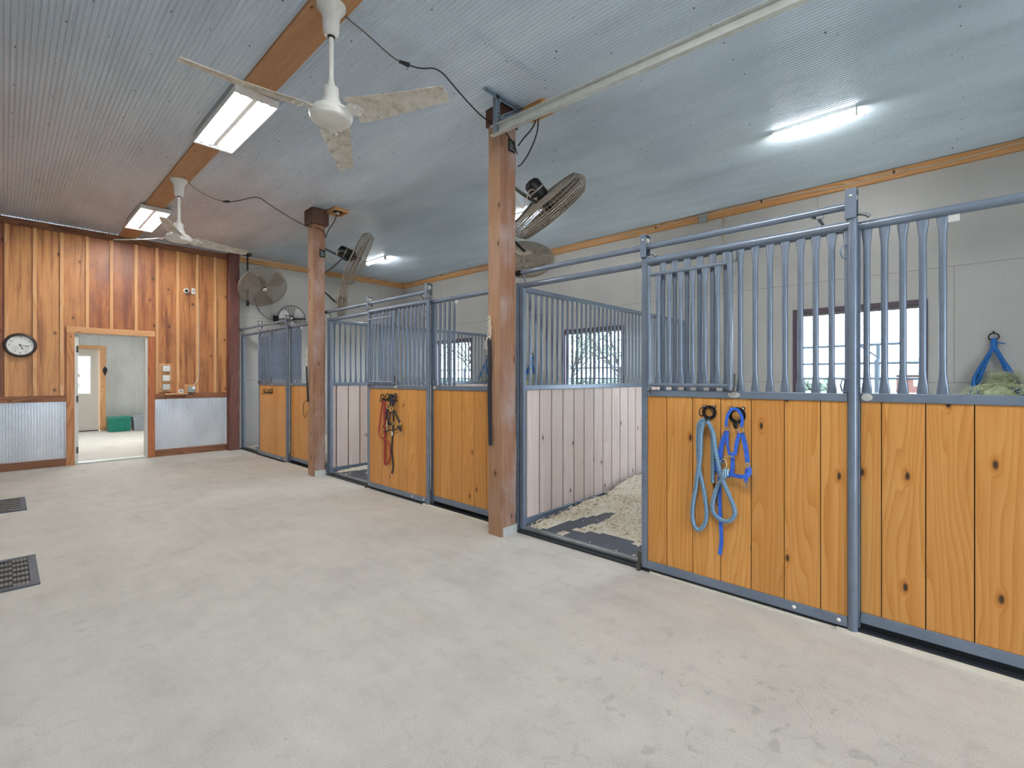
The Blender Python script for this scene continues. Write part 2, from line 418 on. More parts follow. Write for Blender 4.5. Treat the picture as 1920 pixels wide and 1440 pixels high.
# ------------------------------------------------------------------ key dimensions (metres)
CZ = 3.68            # ceiling
XB = 6.78            # stall back wall
YF = 10.0            # wood wall
XL, YR = -2.6, -4.2  # unseen sides of the aisle
P3 = 3.667           # stall pitch

# ------------------------------------------------------------------ shell
m = MB(); m.box((XL, YR, -0.12), (XB + 0.2, 16.2, 0)); struct(m.build('floor', M['concrete']))

def corrugated(mb, x0, x1, f, pitch=0.032, amp=0.006, seg=8, sheet=0.66):
    """f(x, h, end) gives the point on end 0/1 at height h of the wave"""
    n = int((x1 - x0) / pitch * seg); P = []; F = []; r = []
    for i in range(n + 1):
        x = x0 + (x1 - x0) * i / n; h = amp * math.cos(2 * math.pi * (x - x0) / pitch)
        P += [f(x, h, 0), f(x, h, 1)]
    R0 = random.Random(3); sh = {}
    for i in range(n):
        k = int(i / n * (x1 - x0) / sheet)
        r = sh.setdefault(k, R0.random())
        b = len(mb.v)
        mb.v += [Vector(P[2 * i]), Vector(P[2 * i + 1]), Vector(P[2 * i + 3]), Vector(P[2 * i + 2])] if False else []
        F.append((i, r))
    b = len(mb.v); mb.v += [Vector(p) for p in P]
    for i, r in F:
        mb.f.append([b + 2 * i, b + 2 * i + 1, b + 2 * i + 3, b + 2 * i + 2]); mb.r.append(r); mb.s.append(True)
        mb.uv.append([(P[j][0], P[j][1]) for j in (2 * i, 2 * i + 1, 2 * i + 3, 2 * i + 2)])

m = MB()
corrugated(m, XL, XB, lambda x, h, e: (x, YF if e else YR, CZ + h))
ceil = struct(m.build('ceiling', M['ceiling']))
m = MB(); m.box((XL, YR, CZ + 0.03), (XB + 0.2, YF + 0.15, CZ + 0.1)); struct(m.build('roof_deck', M['grey_box'], ceil))
m = MB()
for y in [YR + 0.5 + 0.61 * i for i in range(23)]:
    for x in [-0.4 + 0.224 * i for i in range(32)]:
        if rng.random() < 0.8:
            m.lathe([(0.0045, 0), (0.003, -0.005)], (x + rng.uniform(-.01, .01), y + rng.uniform(-.02, .02), CZ - 0.0025), (0, 0, 1), 6)
m.build('screw_heads', M['hole'], ceil)
m = MB()   # end laps of the ceiling sheets
for y in (2.35, 5.98, -1.3):
    corrugated(m, 1.52, XB - 0.02, lambda x, h, e: (x, y + 0.03 * e, CZ - 0.0045 + h))
m.build('sheet_lap', M['ceiling'], ceil)

# ceiling beam along the aisle
m = MB(); m.box((1.28, YR, 3.655), (1.50, YF - 0.05, 3.72), 1, 0.2)
struct(m.build('beam', M['beam_wood'], bevel=0.004))

# far wall: cedar boards and battens above corrugated steel
wf = MB()
tones = [0.9, 0.05, 0.1, 0.45, 0.75, 0.8, 0.7, 0.6, 0.55, 0.6, 0.15]
edges = [-0.29, 0.007, 0.295, 0.586, 0.878, 1.171, 1.488, 1.772, 2.07, 2.361, 2.645, 2.87]
for i in range(-9, 0): wf.box((edges[0] + 0.29 * i, YF, 0), (edges[0] + 0.29 * (i + 1) - .002, YF + 0.1, CZ), 2, rng.random())
for i in range(11):
    x0, x1 = edges[i] + 0.02, edges[i + 1] + 0.02
    for (z0, z1, a, b) in [(0, CZ, x0, x1)]:
        segs = [(a, b, z0, z1)]
        lo, hi = 0.74, 1.68
        if b > lo and a < hi:
            segs = [(a, b, 2.05, z1)]
            if a < lo: segs.append((a, lo, z0, 2.05))
            if b > hi: segs.append((hi, b, z0, 2.05))
        o = (rng.uniform(0, 40), rng.uniform(0, 40))
        for (p, q, c, d) in segs: wf.box((p, YF, c), (q - 0.002, YF + 0.1, d), 2, tones[i], o)
wall_far = struct(wf.build('wall_far', M['wall_wood']))
m = MB()
for i, x in enumerate(edges[:11] + [-0.29 * k for k in range(2, 8)]):
    z0 = 2.14 if 0.66 < x < 1.75 else 1.075
    m.box((x, YF - 0.022, z0), (x + 0.042, YF + 0.01, 3.60), 2, rng.random())
m.build('battens', M['batten'], wall_far, bevel=0.002)
sbox('top_trim', (XL, YF - 0.04, 3.575), (2.87, YF + 0.01, CZ - 0.004), M['trim_wood'], wall_far, 0.004, 0)
for (a, b) in ((XL, 0.655), (1.763, 2.853)):
    sbox('chair_rail', (a, YF - 0.035, 0.985), (b, YF + 0.01, 1.08), M['trim_wood'], wall_far, 0.004, 0)
    sbox('baseboard', (a, YF - 0.035, 0.0), (b, YF + 0.01, 0.115), M['trim_wood'], wall_far, 0.004, 0, 0.5)
    m = MB(); corrugated(m, a, b, lambda x, h, e: (x, YF - 0.012 - h * 1.6, 1.0 if e else 0.1), amp=0.005)
    m.build('metal_wainscot', M['corr'], wall_far)

# rear part of the far wall (stall end) and back wall with windows, grey panels
def wallbox(mb, a, b, uvax):
    i0 = len(mb.uv); mb.box(a, b)
    for k in range(i0, len(mb.uv)):
        mb.uv[k] = [(mb.v[j][uvax], mb.v[j][2] - 0.08) for j in mb.f[k]]
WIN = [(0.206, 1.483), (3.87, 5.08), (7.47, 8.72)]
WZ0, WZ1 = 0.95, 2.2
m = MB(); ys = [YR]
for a, b in WIN: ys += [a, b]
ys.append(YF + 0.15)
for i in range(len(ys) - 1):
    if i % 2 == 0: wallbox(m, (XB, ys[i], 0), (XB + 0.15, ys[i + 1], CZ), 1)
    else:
        wallbox(m, (XB, ys[i], 0), (XB + 0.15, ys[i + 1], WZ0), 1); wallbox(m, (XB, ys[i], WZ1), (XB + 0.15, ys[i + 1], CZ), 1)
wall_back = struct(m.build('wall_back', M['wall']))
struct(sbox('trim_1', (XB - 0.04, YR, 3.565), (XB + 0.005, YF, 3.672), M['fir'], None, 0.004, 1))
m = MB(); wallbox(m, (3.03, YF, 0), (XB, YF + 0.15, CZ), 0); wall_end = struct(m.build('wall_end', M['wall']))
struct(sbox('trim_2', (3.03, YF - 0.04, 3.565), (XB - 0.04, YF + 0.005, 3.672), M['fir'], None, 0.004, 0))
for i, (a, b) in enumerate(WIN):
    f = MB()
    f.box((XB - 0.012, a, WZ0), (XB + 0.12, a + 0.05, WZ1)); f.box((XB - 0.012, b - 0.05, WZ0), (XB + 0.12, b, WZ1))
    f.box((XB - 0.012, a + 0.05, WZ1 - 0.055), (XB + 0.12, b - 0.05, WZ1)); f.box((XB - 0.012, a + 0.05, WZ0), (XB + 0.12, b - 0.05, WZ0 + 0.05))
    w = struct(f.build('window_%d' % (i + 1), M['win_frame']))
    f = MB()
    a2, b2, z0, z1 = a + 0.05, b - 0.05, WZ0 + 0.05, WZ1 - 0.055
    f.box((XB + 0.05, a2, z0), (XB + 0.08, a2 + 0.022, z1)); f.box((XB + 0.05, b2 - 0.022, z0), (XB + 0.08, b2, z1))
    f.box((XB + 0.05, a2 + 0.022, z1 - 0.03), (XB + 0.08, b2 - 0.022, z1)); f.box((XB + 0.05, a2 + 0.022, z0), (XB + 0.08, b2 - 0.022, z0 + 0.03))
    if i: f.box((XB + 0.05, (a2 + b2) / 2 - 0.015, z0 + 0.03), (XB + 0.08, (a2 + b2) / 2 + 0.015, z1 - 0.03))
    f.build('window_sash', M['win_sash'], w)
    sbox('window_pane', (XB + 0.062, a2 + 0.01, z0 + 0.01), (XB + 0.067, b2 - 0.01, z1 - 0.01), M['glass'], w)

# sides behind the camera: wash-bay wall, and the end wall with an unseen doorway added for fill daylight
m = MB(); m.box((XL - 0.12, YR, 0), (XL, YF + 0.1, CZ)); struct(m.build('wall_left', M['wall']))
m = MB()
m.box((XL - 0.12, YR - 0.15, 0), (0.6, YR, CZ)); m.box((2.2, YR - 0.15, 0), (XB + 0.15, YR, CZ)); m.box((0.6, YR - 0.15, 2.3), (2.2, YR, CZ))
struct(m.build('wall_rear', M['wall']))

# doorway to the next room
d1 = struct(sbox('door_1', (0.752, YF + 0.0, 0.004), (1.668, YF + 0.14, 0.022), M['galv']))
m = MB(); m.box((0.657, YF - 0.03, 0), (0.752, YF + 0.0, 2.05), 2, 0.6); m.box((1.667, YF - 0.03, 0), (1.763, YF, 2.05), 2, 1.0)
m.build('door_casing', M['casing'], d1, bevel=0.003)
sbox('head_casing', (0.657, YF - 0.034, 2.05), (1.763, YF, 2.143), M['casing'], d1, 0.003, 0, 0.0)
m = MB(); m.box((1.635, YF + 0.0, 0.02), (1.668, YF + 0.14, 2.045)); m.box((0.752, YF, 2.02), (1.635, YF + 0.14, 2.05)); m.box((0.742, YF, 0.0), (0.752, YF + 0.14, 2.05))
m.build('door_frame', M['door_white'], d1)
lf = sbox('door_leaf', (0.756, YF + 0.03, 0.03), (0.80, YF + 0.92, 2.015), M['door_white'], d1)
for z in (1.80, 1.02, 0.22):
    m = MB(); m.cyl((0.79, YF + 0.022, z - 0.05), (0.79, YF + 0.022, z + 0.05), 0.009, 8); m.box((0.775, YF + 0.024, z - 0.05), (0.80, YF + 0.03, z + 0.05)); m.build('hinge', M['hinge'], d1)

# the next room: corrugated walls, second door
Y2 = 16.0
m = MB()
corrugated(m, 1.80, 4.6, lambda x, h, e: (x, Y2 - h, 2.7 if e else 0.0), amp=0.0034)
corrugated(m, -1.2, 0.69, lambda x, h, e: (x, Y2 - h, 2.7 if e else 0.0), amp=0.0034)
corrugated(m, 0.688, 1.808, lambda x, h, e: (x, Y2 - h, 2.7 if e else 2.16), amp=0.0034)
m.box((1.80, Y2 + 0.02, 0), (4.6, Y2 + 0.1, 2.7)); m.box((-1.2, Y2 + 0.02, 0), (0.69, Y2 + 0.1, 2.7)); m.box((0.69, Y2 + 0.02, 2.1), (1.80, Y2 + 0.1, 2.7))
struct(m.build('wall_tack_room', M['corr2']))
m = MB(); m.box((-1.3, YF + 0.1, 0), (-1.2, Y2 + 0.1, 2.7)); m.box((4.6, YF + 0.1, 0), (4.7, Y2 + 0.1, 2.7)); m.box((-1.2, YF + 0.1, 2.2), (4.6, YF + 0.15, 2.7))
struct(m.build('wall_tack_room_sides', M['white_paint']))
m = MB(); m.box((-1.3, YF + 0.1, 2.7), (4.7, Y2 + 0.1, 2.78)); struct(m.build('ceiling_tack_room', M['white_paint']))
m = MB()
m.box((1.683, Y2 - 0.03, 0), (1.797, Y2, 2.08), 2); m.box((0.69, Y2 - 0.03, 0), (0.79, Y2, 2.08), 2); m.box((0.69, Y2 - 0.032, 2.08), (1.797, Y2, 2.17), 0)
d2 = struct(m.build('door_2', M['casing']))
m = MB()
m.box((0.78, Y2 + 0.02, 0.01), (0.96, Y2 + 0.06, 2.09)); m.box((1.515, Y2 + 0.02, 0.01), (1.69, Y2 + 0.06, 2.09))
m.box((0.96, Y2 + 0.02, 0.01), (1.515, Y2 + 0.06, 0.94)); m.box((0.96, Y2 + 0.02, 1.91), (1.515, Y2 + 0.06, 2.09))
m.build('door_leaf', M['door_grey'], d2)
m = MB()
for a, b in (((0.96, 0.94), (1.515, 0.965)), ((0.96, 1.885), (1.515, 1.91)), ((1.49, 0.965), (1.515, 1.885)), ((0.96, 0.965), (0.985, 1.885)), ((0.985, 1.25), (1.49, 1.262)), ((0.985, 1.57), (1.49, 1.582)), ((1.325, 0.965), (1.335, 1.885))):
    m.box((a[0], Y2 + 0.008, a[1]), (b[0], Y2 + 0.03, b[1]))
m.build('window_muntins', M['white_plastic'], d2)
sbox('door_pane', (0.97, Y2 + 0.04, 0.95), (1.505, Y2 + 0.045, 1.9), M['glass'], d2)
sbox('door_sweep', (0.80, Y2 - 0.02, 0.002), (1.66, Y2 + 0.02, 0.02), M['black'], d2)

# ------------------------------------------------------------------ timber posts
def post(name, label, x0, y0, x1, y1, mat, seed):
    t = thing(name, label, 'post', ((x0 + x1) / 2, (y0 + y1) / 2, 0))
    m = MB()
    # slightly irregular sawn timber, one ring of vertices every 20 cm
    R0 = random.Random(seed); zs = [0.0] + [0.18 * i for i in range(1, 20)] + [CZ - 0.006]
    off = [(R0.uniform(0, 30), R0.uniform(0, 30)) for _ in range(4)]
    cs = []
    for z in zs:
        j = lambda: R0.uniform(-0.0035, 0.0035)
        c = 0.012
        cs.append([(x0 + j(), y0 + c, z), (x0 + c, y0 + j(), z), (x1 - c, y0 + j(), z), (x1 + j(), y0 + c, z), (x1 + j(), y1 - c, z), (x1 - c, y1 + j(), z), (x0 + c, y1 + j(), z), (x0 + j(), y1 - c, z)])
    for a, b in zip(cs[:-1], cs[1:]):
        for k in range(8):
            k2 = (k + 1) % 8; o = off[k // 2]
            P = [a[k], a[k2], b[k2], b[k]]
            w = (Vector(a[k2]) - Vector(a[k])).length
            front = k in (6, 7)  # other faces: weathered tone plus window side light painted into the colour
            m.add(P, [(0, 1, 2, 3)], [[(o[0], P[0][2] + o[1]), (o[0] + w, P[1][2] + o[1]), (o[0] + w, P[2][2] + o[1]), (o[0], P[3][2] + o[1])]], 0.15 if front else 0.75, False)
    m.build('timber', mat, t)
    return t
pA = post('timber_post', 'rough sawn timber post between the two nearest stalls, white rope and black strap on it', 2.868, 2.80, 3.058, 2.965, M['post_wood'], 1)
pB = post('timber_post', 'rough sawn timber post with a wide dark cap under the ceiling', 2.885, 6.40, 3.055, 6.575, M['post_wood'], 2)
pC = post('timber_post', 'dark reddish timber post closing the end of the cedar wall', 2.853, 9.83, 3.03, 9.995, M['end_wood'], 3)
for t, (a, b, c, d), y in ((pA, (2.868, 2.80, 3.058, 2.965), 0), (pB, (2.885, 6.40, 3.055, 6.575), 1)):
    m = MB(); m.box((a + 0.02, b - 0.008, 0.0), (c + 0.006, b, 0.075)); m.box((c, b - 0.008, 0), (c + 0.008, d, 0.075)); m.build('base_bracket', M['galv'], t)
    g = 0.012 if y == 0 else 0.034
    zc = 3.52 if y == 0 else 3.46
    m = MB(); m.box((a - g, b - g, zc), (c + g, d + g, CZ - 0.008), 2, 0.5); m.build('post_cap', M['cap_wood'], t, bevel=0.004)
    zz = 3.30 if y == 0 else 3.02
    m = MB(); m.box((a + 0.085, b - 0.008, zz), (a + 0.165, b - 0.001, zz + 0.105)); pl = m.build('nameplate', M['black'], t)
    m = MB()
    for k in range(4): m.box((a + 0.098, b - 0.0095, zz + 0.02 + 0.019 * k), (a + 0.098 + (0.055, 0.05, 0.054, 0.03)[k], b - 0.008, zz + 0.026 + 0.019 * k))
    m.build('lettering', M['grey_box'], pl)

# ------------------------------------------------------------------ stall fronts
XD, XH = 3.062, 3.115
_bars = {}
def bar_mesh(z0, z1, axis, r=0.0152):
    """round bar whose ends are pinched flat; flat ends widen along axis"""
    key = (round(z0, 3), round(z1, 3), axis, r)
    if key not in _bars:
        b = MB()
        rows = [(0, 1.55, 0.45), (0.03, 1.46, 0.5), (0.055, 1.24, 0.75), (0.085, 1.06, 0.95), (0.12, 1, 1)]
        sec = [(z0 + a, w, t) for a, w, t in rows] + [(z1 - a, w, t) for a, w, t in rows[::-1]]
        n = 10; V = []; F = []
        for z, w, t in sec:
            for i in range(n):
                c, s_ = math.cos(2 * math.pi * i / n) * r * w, math.sin(2 * math.pi * i / n) * r * t
                V.append((s_, c, z) if axis == 1 else (c, s_, z))
        for k in range(len(sec) - 1):
            for i in range(n): F.append((k * n + i, k * n + (i + 1) % n, (k + 1) * n + (i + 1) % n, (k + 1) * n + i))
        b.add(V, F, None, 0, True)
        me = b.build('bar', M['steel'])
        _bars[key] = me.data; bpy.data.objects.remove(me)
    return _bars[key]
def put_bar(parent, x, y, z0, z1, axis=1, r=0.0152, name='bar'):
    o = bpy.data.objects.new(name, bar_mesh(z0, z1, axis, r)); COL.objects.link(o); o.parent = parent
    Mw = MATW.get(parent.name, Matrix()); o.location = Mw.inverted() @ Vector((x, y, 0))
    return o

def planks_y(mb, x0, x1, ys, z0, z1, seed):
    R0 = random.Random(seed)
    for a, b in zip(ys[:-1], ys[1:]):
        mb.box((x0 + R0.uniform(0, .0015), min(a, b) + 0.0022, z0), (x1, max(a, b) - 0.0022, z1), 2, R0.random() ** 1.5, (R0.uniform(0, 40), R0.uniform(0, 40)))
    mb.box((x0 + 0.010, min(ys[0], ys[-1]), z0), (x1 + 0.004, max(ys[0], ys[-1]), z1), 2, 2.0)

def oval_badge(name, parent, x, y, z, a=0.036, b=0.017):
    m = MB(); m.prism([(a * math.cos(t), b * math.sin(t)) for t in [2 * math.pi * i / 20 for i in range(20)]], (x, y, z), (0, -1, 0), (0, 0, 1), (-0.002, 0, 0))
    o = m.build(name, M['zinc'], parent)
    m = MB()
    for k, (dy, dz, w) in enumerate(((-0.6, 0.1, .2), (-0.2, 0.35, .22), (0.25, .2, .2), (0.62, -.1, .16), (-.35, -.35, .2), (0.1, -.4, .3))):
        m.box((x - 0.0028, y + a * dy - a * w / 2, z + b * dz - 0.0016), (x - 0.002, y + a * dy + a * w / 2, z + b * dz + 0.0016))
    m.build('badge_marks', M['grey_box'], o)

def hanger(parent, y, wide=0.045):
    m = MB(); z0, z1 = 2.188, 2.345; x0, x1 = XD - 0.036, XD + 0.036
    m.box((x0, y - wide / 2, z0), (x0 + 0.006, y + wide / 2, z1)); m.box((x1 - 0.006, y - wide / 2, z0 + 0.02), (x1, y + wide / 2, z1))
    m.box((x0 + 0.006, y - wide / 2, z1 - 0.006), (x1 - 0.006, y + wide / 2, z1)); m.box((x0 + 0.006, y - wide / 2, z0), (x1 - 0.006, y + wide / 2, z0 + 0.006))
    h = m.build('hanger', M['steel'], parent, bevel=0.0015)
    m = MB(); m.lathe([(0.026, -0.014), (0.02, -0.005), (0.02, 0.005), (0.026, 0.014)], (XD, y, 2.305), (1, 0, 0), 16); m.build('wheel', M['zinc'], h)
    m = MB(); m.lathe([(0.008, 0), (0.007, 0.005), (0.004, 0.006)], (x0, y, 2.305), (-1, 0, 0), 8); m.build('bolt', M['zinc'], h)
    m = MB(); m.tube([(XD + 0.01, y - 0.03, 2.215), (XD + 0.01, y - 0.06, 2.205), (XD + 0.01, y - 0.075, 2.19)], 0.009, 6); m.build('stop_pin', M['pipe_worn'], h)

def loop(parent, y, z, s=1):
    m = MB(); m.tube([(XD - 0.006, y, z + 0.038), (XD - 0.02, y + 0.024 * s, z + 0.028), (XD - 0.024, y + 0.03 * s, z), (XD - 0.02, y + 0.024 * s, z - 0.028), (XD - 0.006, y, z - 0.038)], 0.005, 6)
    m.build('pull_loop', M['steel'], parent)

def stall(o, seed, words, jamb_y):
    yl, yr = 1.60 + o, 0.392 + o            # door edges
    R0 = random.Random(seed)
    # --- sliding door
    t = thing('sliding_stall_door', words['door'], 'stall door', (XD, (yl + yr) / 2, 0), None, 'sliding stall doors')
    m = MB(); m.box((XD - 0.02, yl - 0.042, 0.028), (XD + 0.02, yl, 2.19)); m.build('stile', M['steel'], t, bevel=0.006)
    m = MB(); m.tube([(XD - 0.004, yr, 0.006), (XD - 0.004, yr, 2.19)], 0.023, 14); m.build('stile', M['steel'], t)
    m = MB(); m.tube([(XD, yl - 0.02, 2.16), (XD, yr + 0.01, 2.16)], 0.0245, 14); m.build('top_rail', M['steel'], t)
    m = MB(); m.box((XD - 0.02, yr + 0.02, 1.224), (XD + 0.02, yl - 0.042, 1.268)); m.build('middle_rail', M['steel'], t, bevel=0.004)
    m = MB(); m.box((XD - 0.02, yr + 0.02, 0.03), (XD + 0.02, yl - 0.042, 0.084))
    br = m.build('bottom_rail', M['steel'], t, bevel=0.004)
    for yy in (0.06, 0.27):
        m = MB(); m.lathe([(0.011, 0), (0.009, 0.004), (0.004, 0.006)], (XD - 0.02, yr + yy, 0.057), (-1, 0, 0), 10); m.build('bolt', M['zinc'], br)
    m = MB(); b = [yl - 0.042]
    y = yl - 0.042 - (0.14 if seed == 1 else 0.10)
    while y > yr + 0.09: b.append(y); y -= 0.1765
    b.append(yr + 0.02)
    planks_y(m, XD - 0.012, XD + 0.012, b, 0.084, 1.224, seed); m.build('plank_panel', M['door_wood'], t, bevel=0.0018)
    ys = [1.462, 1.379, 1.296, 1.213, 1.131, 1.048, 0.965, 0.882, 0.802, 0.723, 0.645, 0.572, 0.498, 0.425]
    for yy in ys: put_bar(t, XD + 0.002, yy + o - 0.012, 1.268, 2.137)
    # feed gate hung in front of the bars
    xg = XD - 0.034
    m = MB()
    m.tube([(xg, 1.535 + o, 1.285), (xg, 1.535 + o, 2.12)], 0.0125, 10); m.tube([(xg, 1.003 + o, 1.275), (xg, 1.003 + o, 2.115)], 0.0165, 10)
    m.tube([(xg, 1.535 + o, 2.055), (xg, 1.01 + o, 2.055)], 0.0115, 10); m.tube([(xg, 1.535 + o, 1.302), (xg, 1.01 + o, 1.302)], 0.0125, 10)
    g = m.build('feed_gate', M['steel'], t)
    for k in range(6): put_bar(g, xg, 1.468 + o - 0.0785 * k, 1.312, 2.045, 1, 0.014)
    m = MB(); m.box((xg - 0.008, 0.985 + o, 2.06), (xg + 0.03, 0.965 + o, 2.12)); m.tube([(xg, 0.977 + o, 2.06), (xg - 0.003, 0.972 + o, 2.02), (xg - 0.004, 0.98 + o, 1.985)], 0.006, 6)
    m.build('latch', M['pipe_worn'], t)
    m = MB(); m.cyl((xg, 0.974 + o, 1.30), (xg, 0.974 + o, 1.375), 0.009, 8); m.tube([(xg, 0.974 + o, 1.305), (xg - 0.006, 0.98 + o, 1.27), (xg - 0.004, 1.0 + o, 1.262)], 0.007, 6)
    m.build('drop_pin', M['hinge'], t)
    m = MB(); m.ring((xg - 0.004, 1.525 + o, 1.268), 0.016, 0.005, (0, 1, 0.2), 14); m.cyl((xg - 0.01, 1.515 + o, 1.235), (xg - 0.01, 1.515 + o, 1.275), 0.005, 6)
    m.build('hinge', M['hinge'], t)
    hanger(t, yl - 0.02, 0.042); hanger(t, yr + 0.005, 0.05)
    loop(t, yr + 0.02, 2.02); loop(t, yr + 0.02, 1.31)
    oval_badge('badge', t, XD - 0.02, 0.984 + o, 1.246)
    # --- fixed front
    t = thing('stall_front_panel', words['front'], 'stall front', (XH, o - 0.2, 0), None, 'fixed stall fronts')
    y0, y1 = -0.70 + o, 0.385 + o
    m = MB(); m.tube([(XH, y0, 2.158), (XH, jamb_y, 2.158)], 0.024, 14); m.build('header_rail', M['steel'], t)
    m = MB(); m.box((XH - 0.02, y0, 1.224), (XH + 0.02, y1 - 0.02, 1.27)); m.build('middle_rail', M['steel'], t, bevel=0.004)
    m = MB(); m.box((XH - 0.02, y0, 0.052), (XH + 0.02, y1 - 0.02, 0.108)); m.build('bottom_rail', M['steel'], t, bevel=0.004)
    m = MB(); m.box((XH - 0.018, y1 - 0.02, 0.02), (XH + 0.018, y1 + 0.015, 2.14)); m.build('stile', M['steel'], t, bevel=0.004)
    m = MB(); m.box((XH + 0.0, y0, 0.0), (XH + 0.03, y1, 0.052)); m.build('dark_gap', M['hole'], t)  # dark strip filling the gap below the bottom rail
    m = MB(); b = [y1 - 0.02]; y = (0.276 if seed == 1 else 0.245) + o
    while y > y0 + 0.06: b.append(y); y -= 0.173
    b.append(y0); planks_y(m, XH - 0.012, XH + 0.012, b, 0.108, 1.224, seed + 10); m.build('plank_panel', M['door_wood'], t, bevel=0.0018)
    for yy in (0.338, 0.264, 0.190, 0.114, 0.040): put_bar(t, XH, yy + o, 1.27, 2.137)
    m = MB(); m.box((XH - 0.006, 0.022 + o, 2.10), (XH + 0.006, -0.02 + o, 2.14)); m.build('catch_plate', M['galv'], t, bevel=0.003)
    oval_badge('badge', t, XH - 0.02, 0.335 + o, 1.247, 0.024, 0.018)
    m = MB(); m.box((XH - 0.02, jamb_y - 0.045, 0.0), (XH + 0.02, jamb_y, 2.15)); m.box((XH - 0.02, jamb_y + 0.018, 0.0), (XH + 0.02, jamb_y + 0.045, 2.19)); m.box((XH + 0.005, jamb_y, 0.0), (XH + 0.02, jamb_y + 0.018, 2.15))
    m.build('jamb', M['steel'], t, bevel=0.004)
    # --- track over the door
    t = thing('door_track', words['track'], 'door track', (XD, o + 1.5, 2.26), None, 'overhead door tracks')
    m = MB(); m.tube([(XD, yr + 0.02, 2.262), (XD, jamb_y - 0.06, 2.262)], 0.0205, 14); m.build('track_pipe', M['steel'], t)
    m = MB(); m.tube([(XD, jamb_y - 0.06, 2.262), (XD, jamb_y + 0.005, 2.262)], 0.0235, 14); m.build('end_cap', M['black'], t)
    m = MB(); m.tube([(XD + 0.015, jamb_y - 0.05, 2.25), (XD + 0.035, jamb_y - 0.06, 2.21), (XH, jamb_y - 0.055, 2.175)], 0.011, 8); m.build('track_bracket', M['pipe_worn'], t)
    m = MB(); m.tube([(XD + 0.012, yr + 0.19, 2.245), (XD + 0.03, yr + 0.16, 2.235), (XH - 0.005, yr + 0.13, 2.18)], 0.008, 8); m.box((XD - 0.004, yr + 0.13, 2.225), (XD + 0.012, yr + 0.165, 2.25)); m.build('track_bracket', M['pipe_worn'], t)
    # --- floor guide
    t = thing('floor_track', words['sill'], 'floor track', (3.07, o + 1.0, 0), None, 'floor guides of the stall doors')
    m = MB(); m.box((3.062, y0, 0.0), (3.068, jamb_y, 0.024)); m.box((3.092, y0, 0.0), (3.098, jamb_y, 0.024)); m.box((3.062, y0, 0.0), (3.098, jamb_y, 0.005)); m.build('guide_channel', M['steel_dark'], t)
    m = MB(); m.box((3.030, y0, 0.0), (3.056, 0.46 + o, 0.018)); m.build('edge_strip', M['edge_white'], t)
    m = MB(); m.box((3.044, 0.46 + o, 0.0), (3.058, yl - 0.06, 0.012)); m.build('edge_angle', M['edge_white'] if seed == 1 else M['steel_dark'], t)
    m = MB(); m.tube([(XH + 0.012, yl - 0.03, 0.03), (XH + 0.012, jamb_y - 0.045, 0.03)], 0.024, 12); m.build('threshold_pipe', M['pipe_worn'], t)
    m = MB(); m.box((XD - 0.035, yl + 0.008, 0.0), (XD - 0.005, yl + 0.03, 0.05)); m.box((XD + 0.012, yl + 0.008, 0.03), (XD + 0.028, yl + 0.045, 0.12)); m.build('door_guide', M['hinge'], t)

W = dict
stall(0.0, 1, W(door='sliding door of the nearest stall, honey pine planks, blue halter hanging on it',
                front='fixed stall front at the photo edge, orange pine planks, opening above for the hay net',
                track='overhead pipe track above the nearest stall door with the blue halter',
                sill='floor guide under the nearest stall door, pale metal edge strip'), 2.795)
stall(P3, 2, W(door='middle sliding stall door, pine planks, red and black bridle hanging on it',
               front='fixed pine stall front between the bridle door and the nearest timber post',
               track='overhead pipe track above the middle stall door with the bridle',
               sill='floor guide under the middle stall door with the bridle'), 6.385)
stall(7.31, 3, W(door='farthest sliding stall door, pine planks with an empty black hook rack',
                 front='fixed pine stall front beside the farthest door, behind the capped post',
                 track='overhead pipe track above the farthest stall door',
                 sill='floor guide under the farthest stall door by the cedar wall'), 9.90)

def partition(y, seed, label):
    t = thing('stall_partition', label, 'partition', (4.9, y, 0), None, 'stall partitions')
    x0, x1 = 3.15, XB - 0.005; R0 = random.Random(seed)
    m = MB(); m.box((x0, y - 0.022, 2.132), (x1, y + 0.022, 2.178)); m.build('top_rail', M['steel'], t, bevel=0.008)
    m = MB(); m.box((x0, y - 0.02, 1.238), (x1, y + 0.02, 1.285)); m.build('middle_rail', M['steel'], t, bevel=0.004)
    m = MB(); m.box((x0, y - 0.024, 0.018), (x1, y + 0.024, 0.072)); m.build('bottom_rail', M['steel'], t, bevel=0.004)
    m = MB(); m.box((x0, y - 0.02, 0.0), (x0 + 0.035, y + 0.02, 2.13)); m.build('stile', M['steel'], t, bevel=0.004)
    m = MB(); x = x0 + 0.035; xs = [x, 3.261]
    while xs[-1] < x1 - 0.2: xs.append(xs[-1] + 0.184)
    xs.append(x1)
    for a, b in zip(xs[:-1], xs[1:]):
        m.box((a + 0.0075, y - 0.011, 0.072), (b - 0.0075, y + 0.011, 1.238), 2, R0.random() ** 1.5)
    m.box((x, y - 0.003, 0.072), (x1, y + 0.003, 1.238), 2, 2.0)
    m.build('plank_panel', M['part_wood'], t, bevel=0.0022)
    k = 0
    while 3.238 + 0.083 * k < x1 - 0.03:
        put_bar(t, 3.238 + 0.083 * k, y, 1.285, 2.134, 0, 0.0135); k += 1
partition(2.868, 21, 'barred wooden partition beside the open doorway of the nearest stall')
partition(6.50, 22, 'barred wooden partition inside the middle stall beside the capped post')

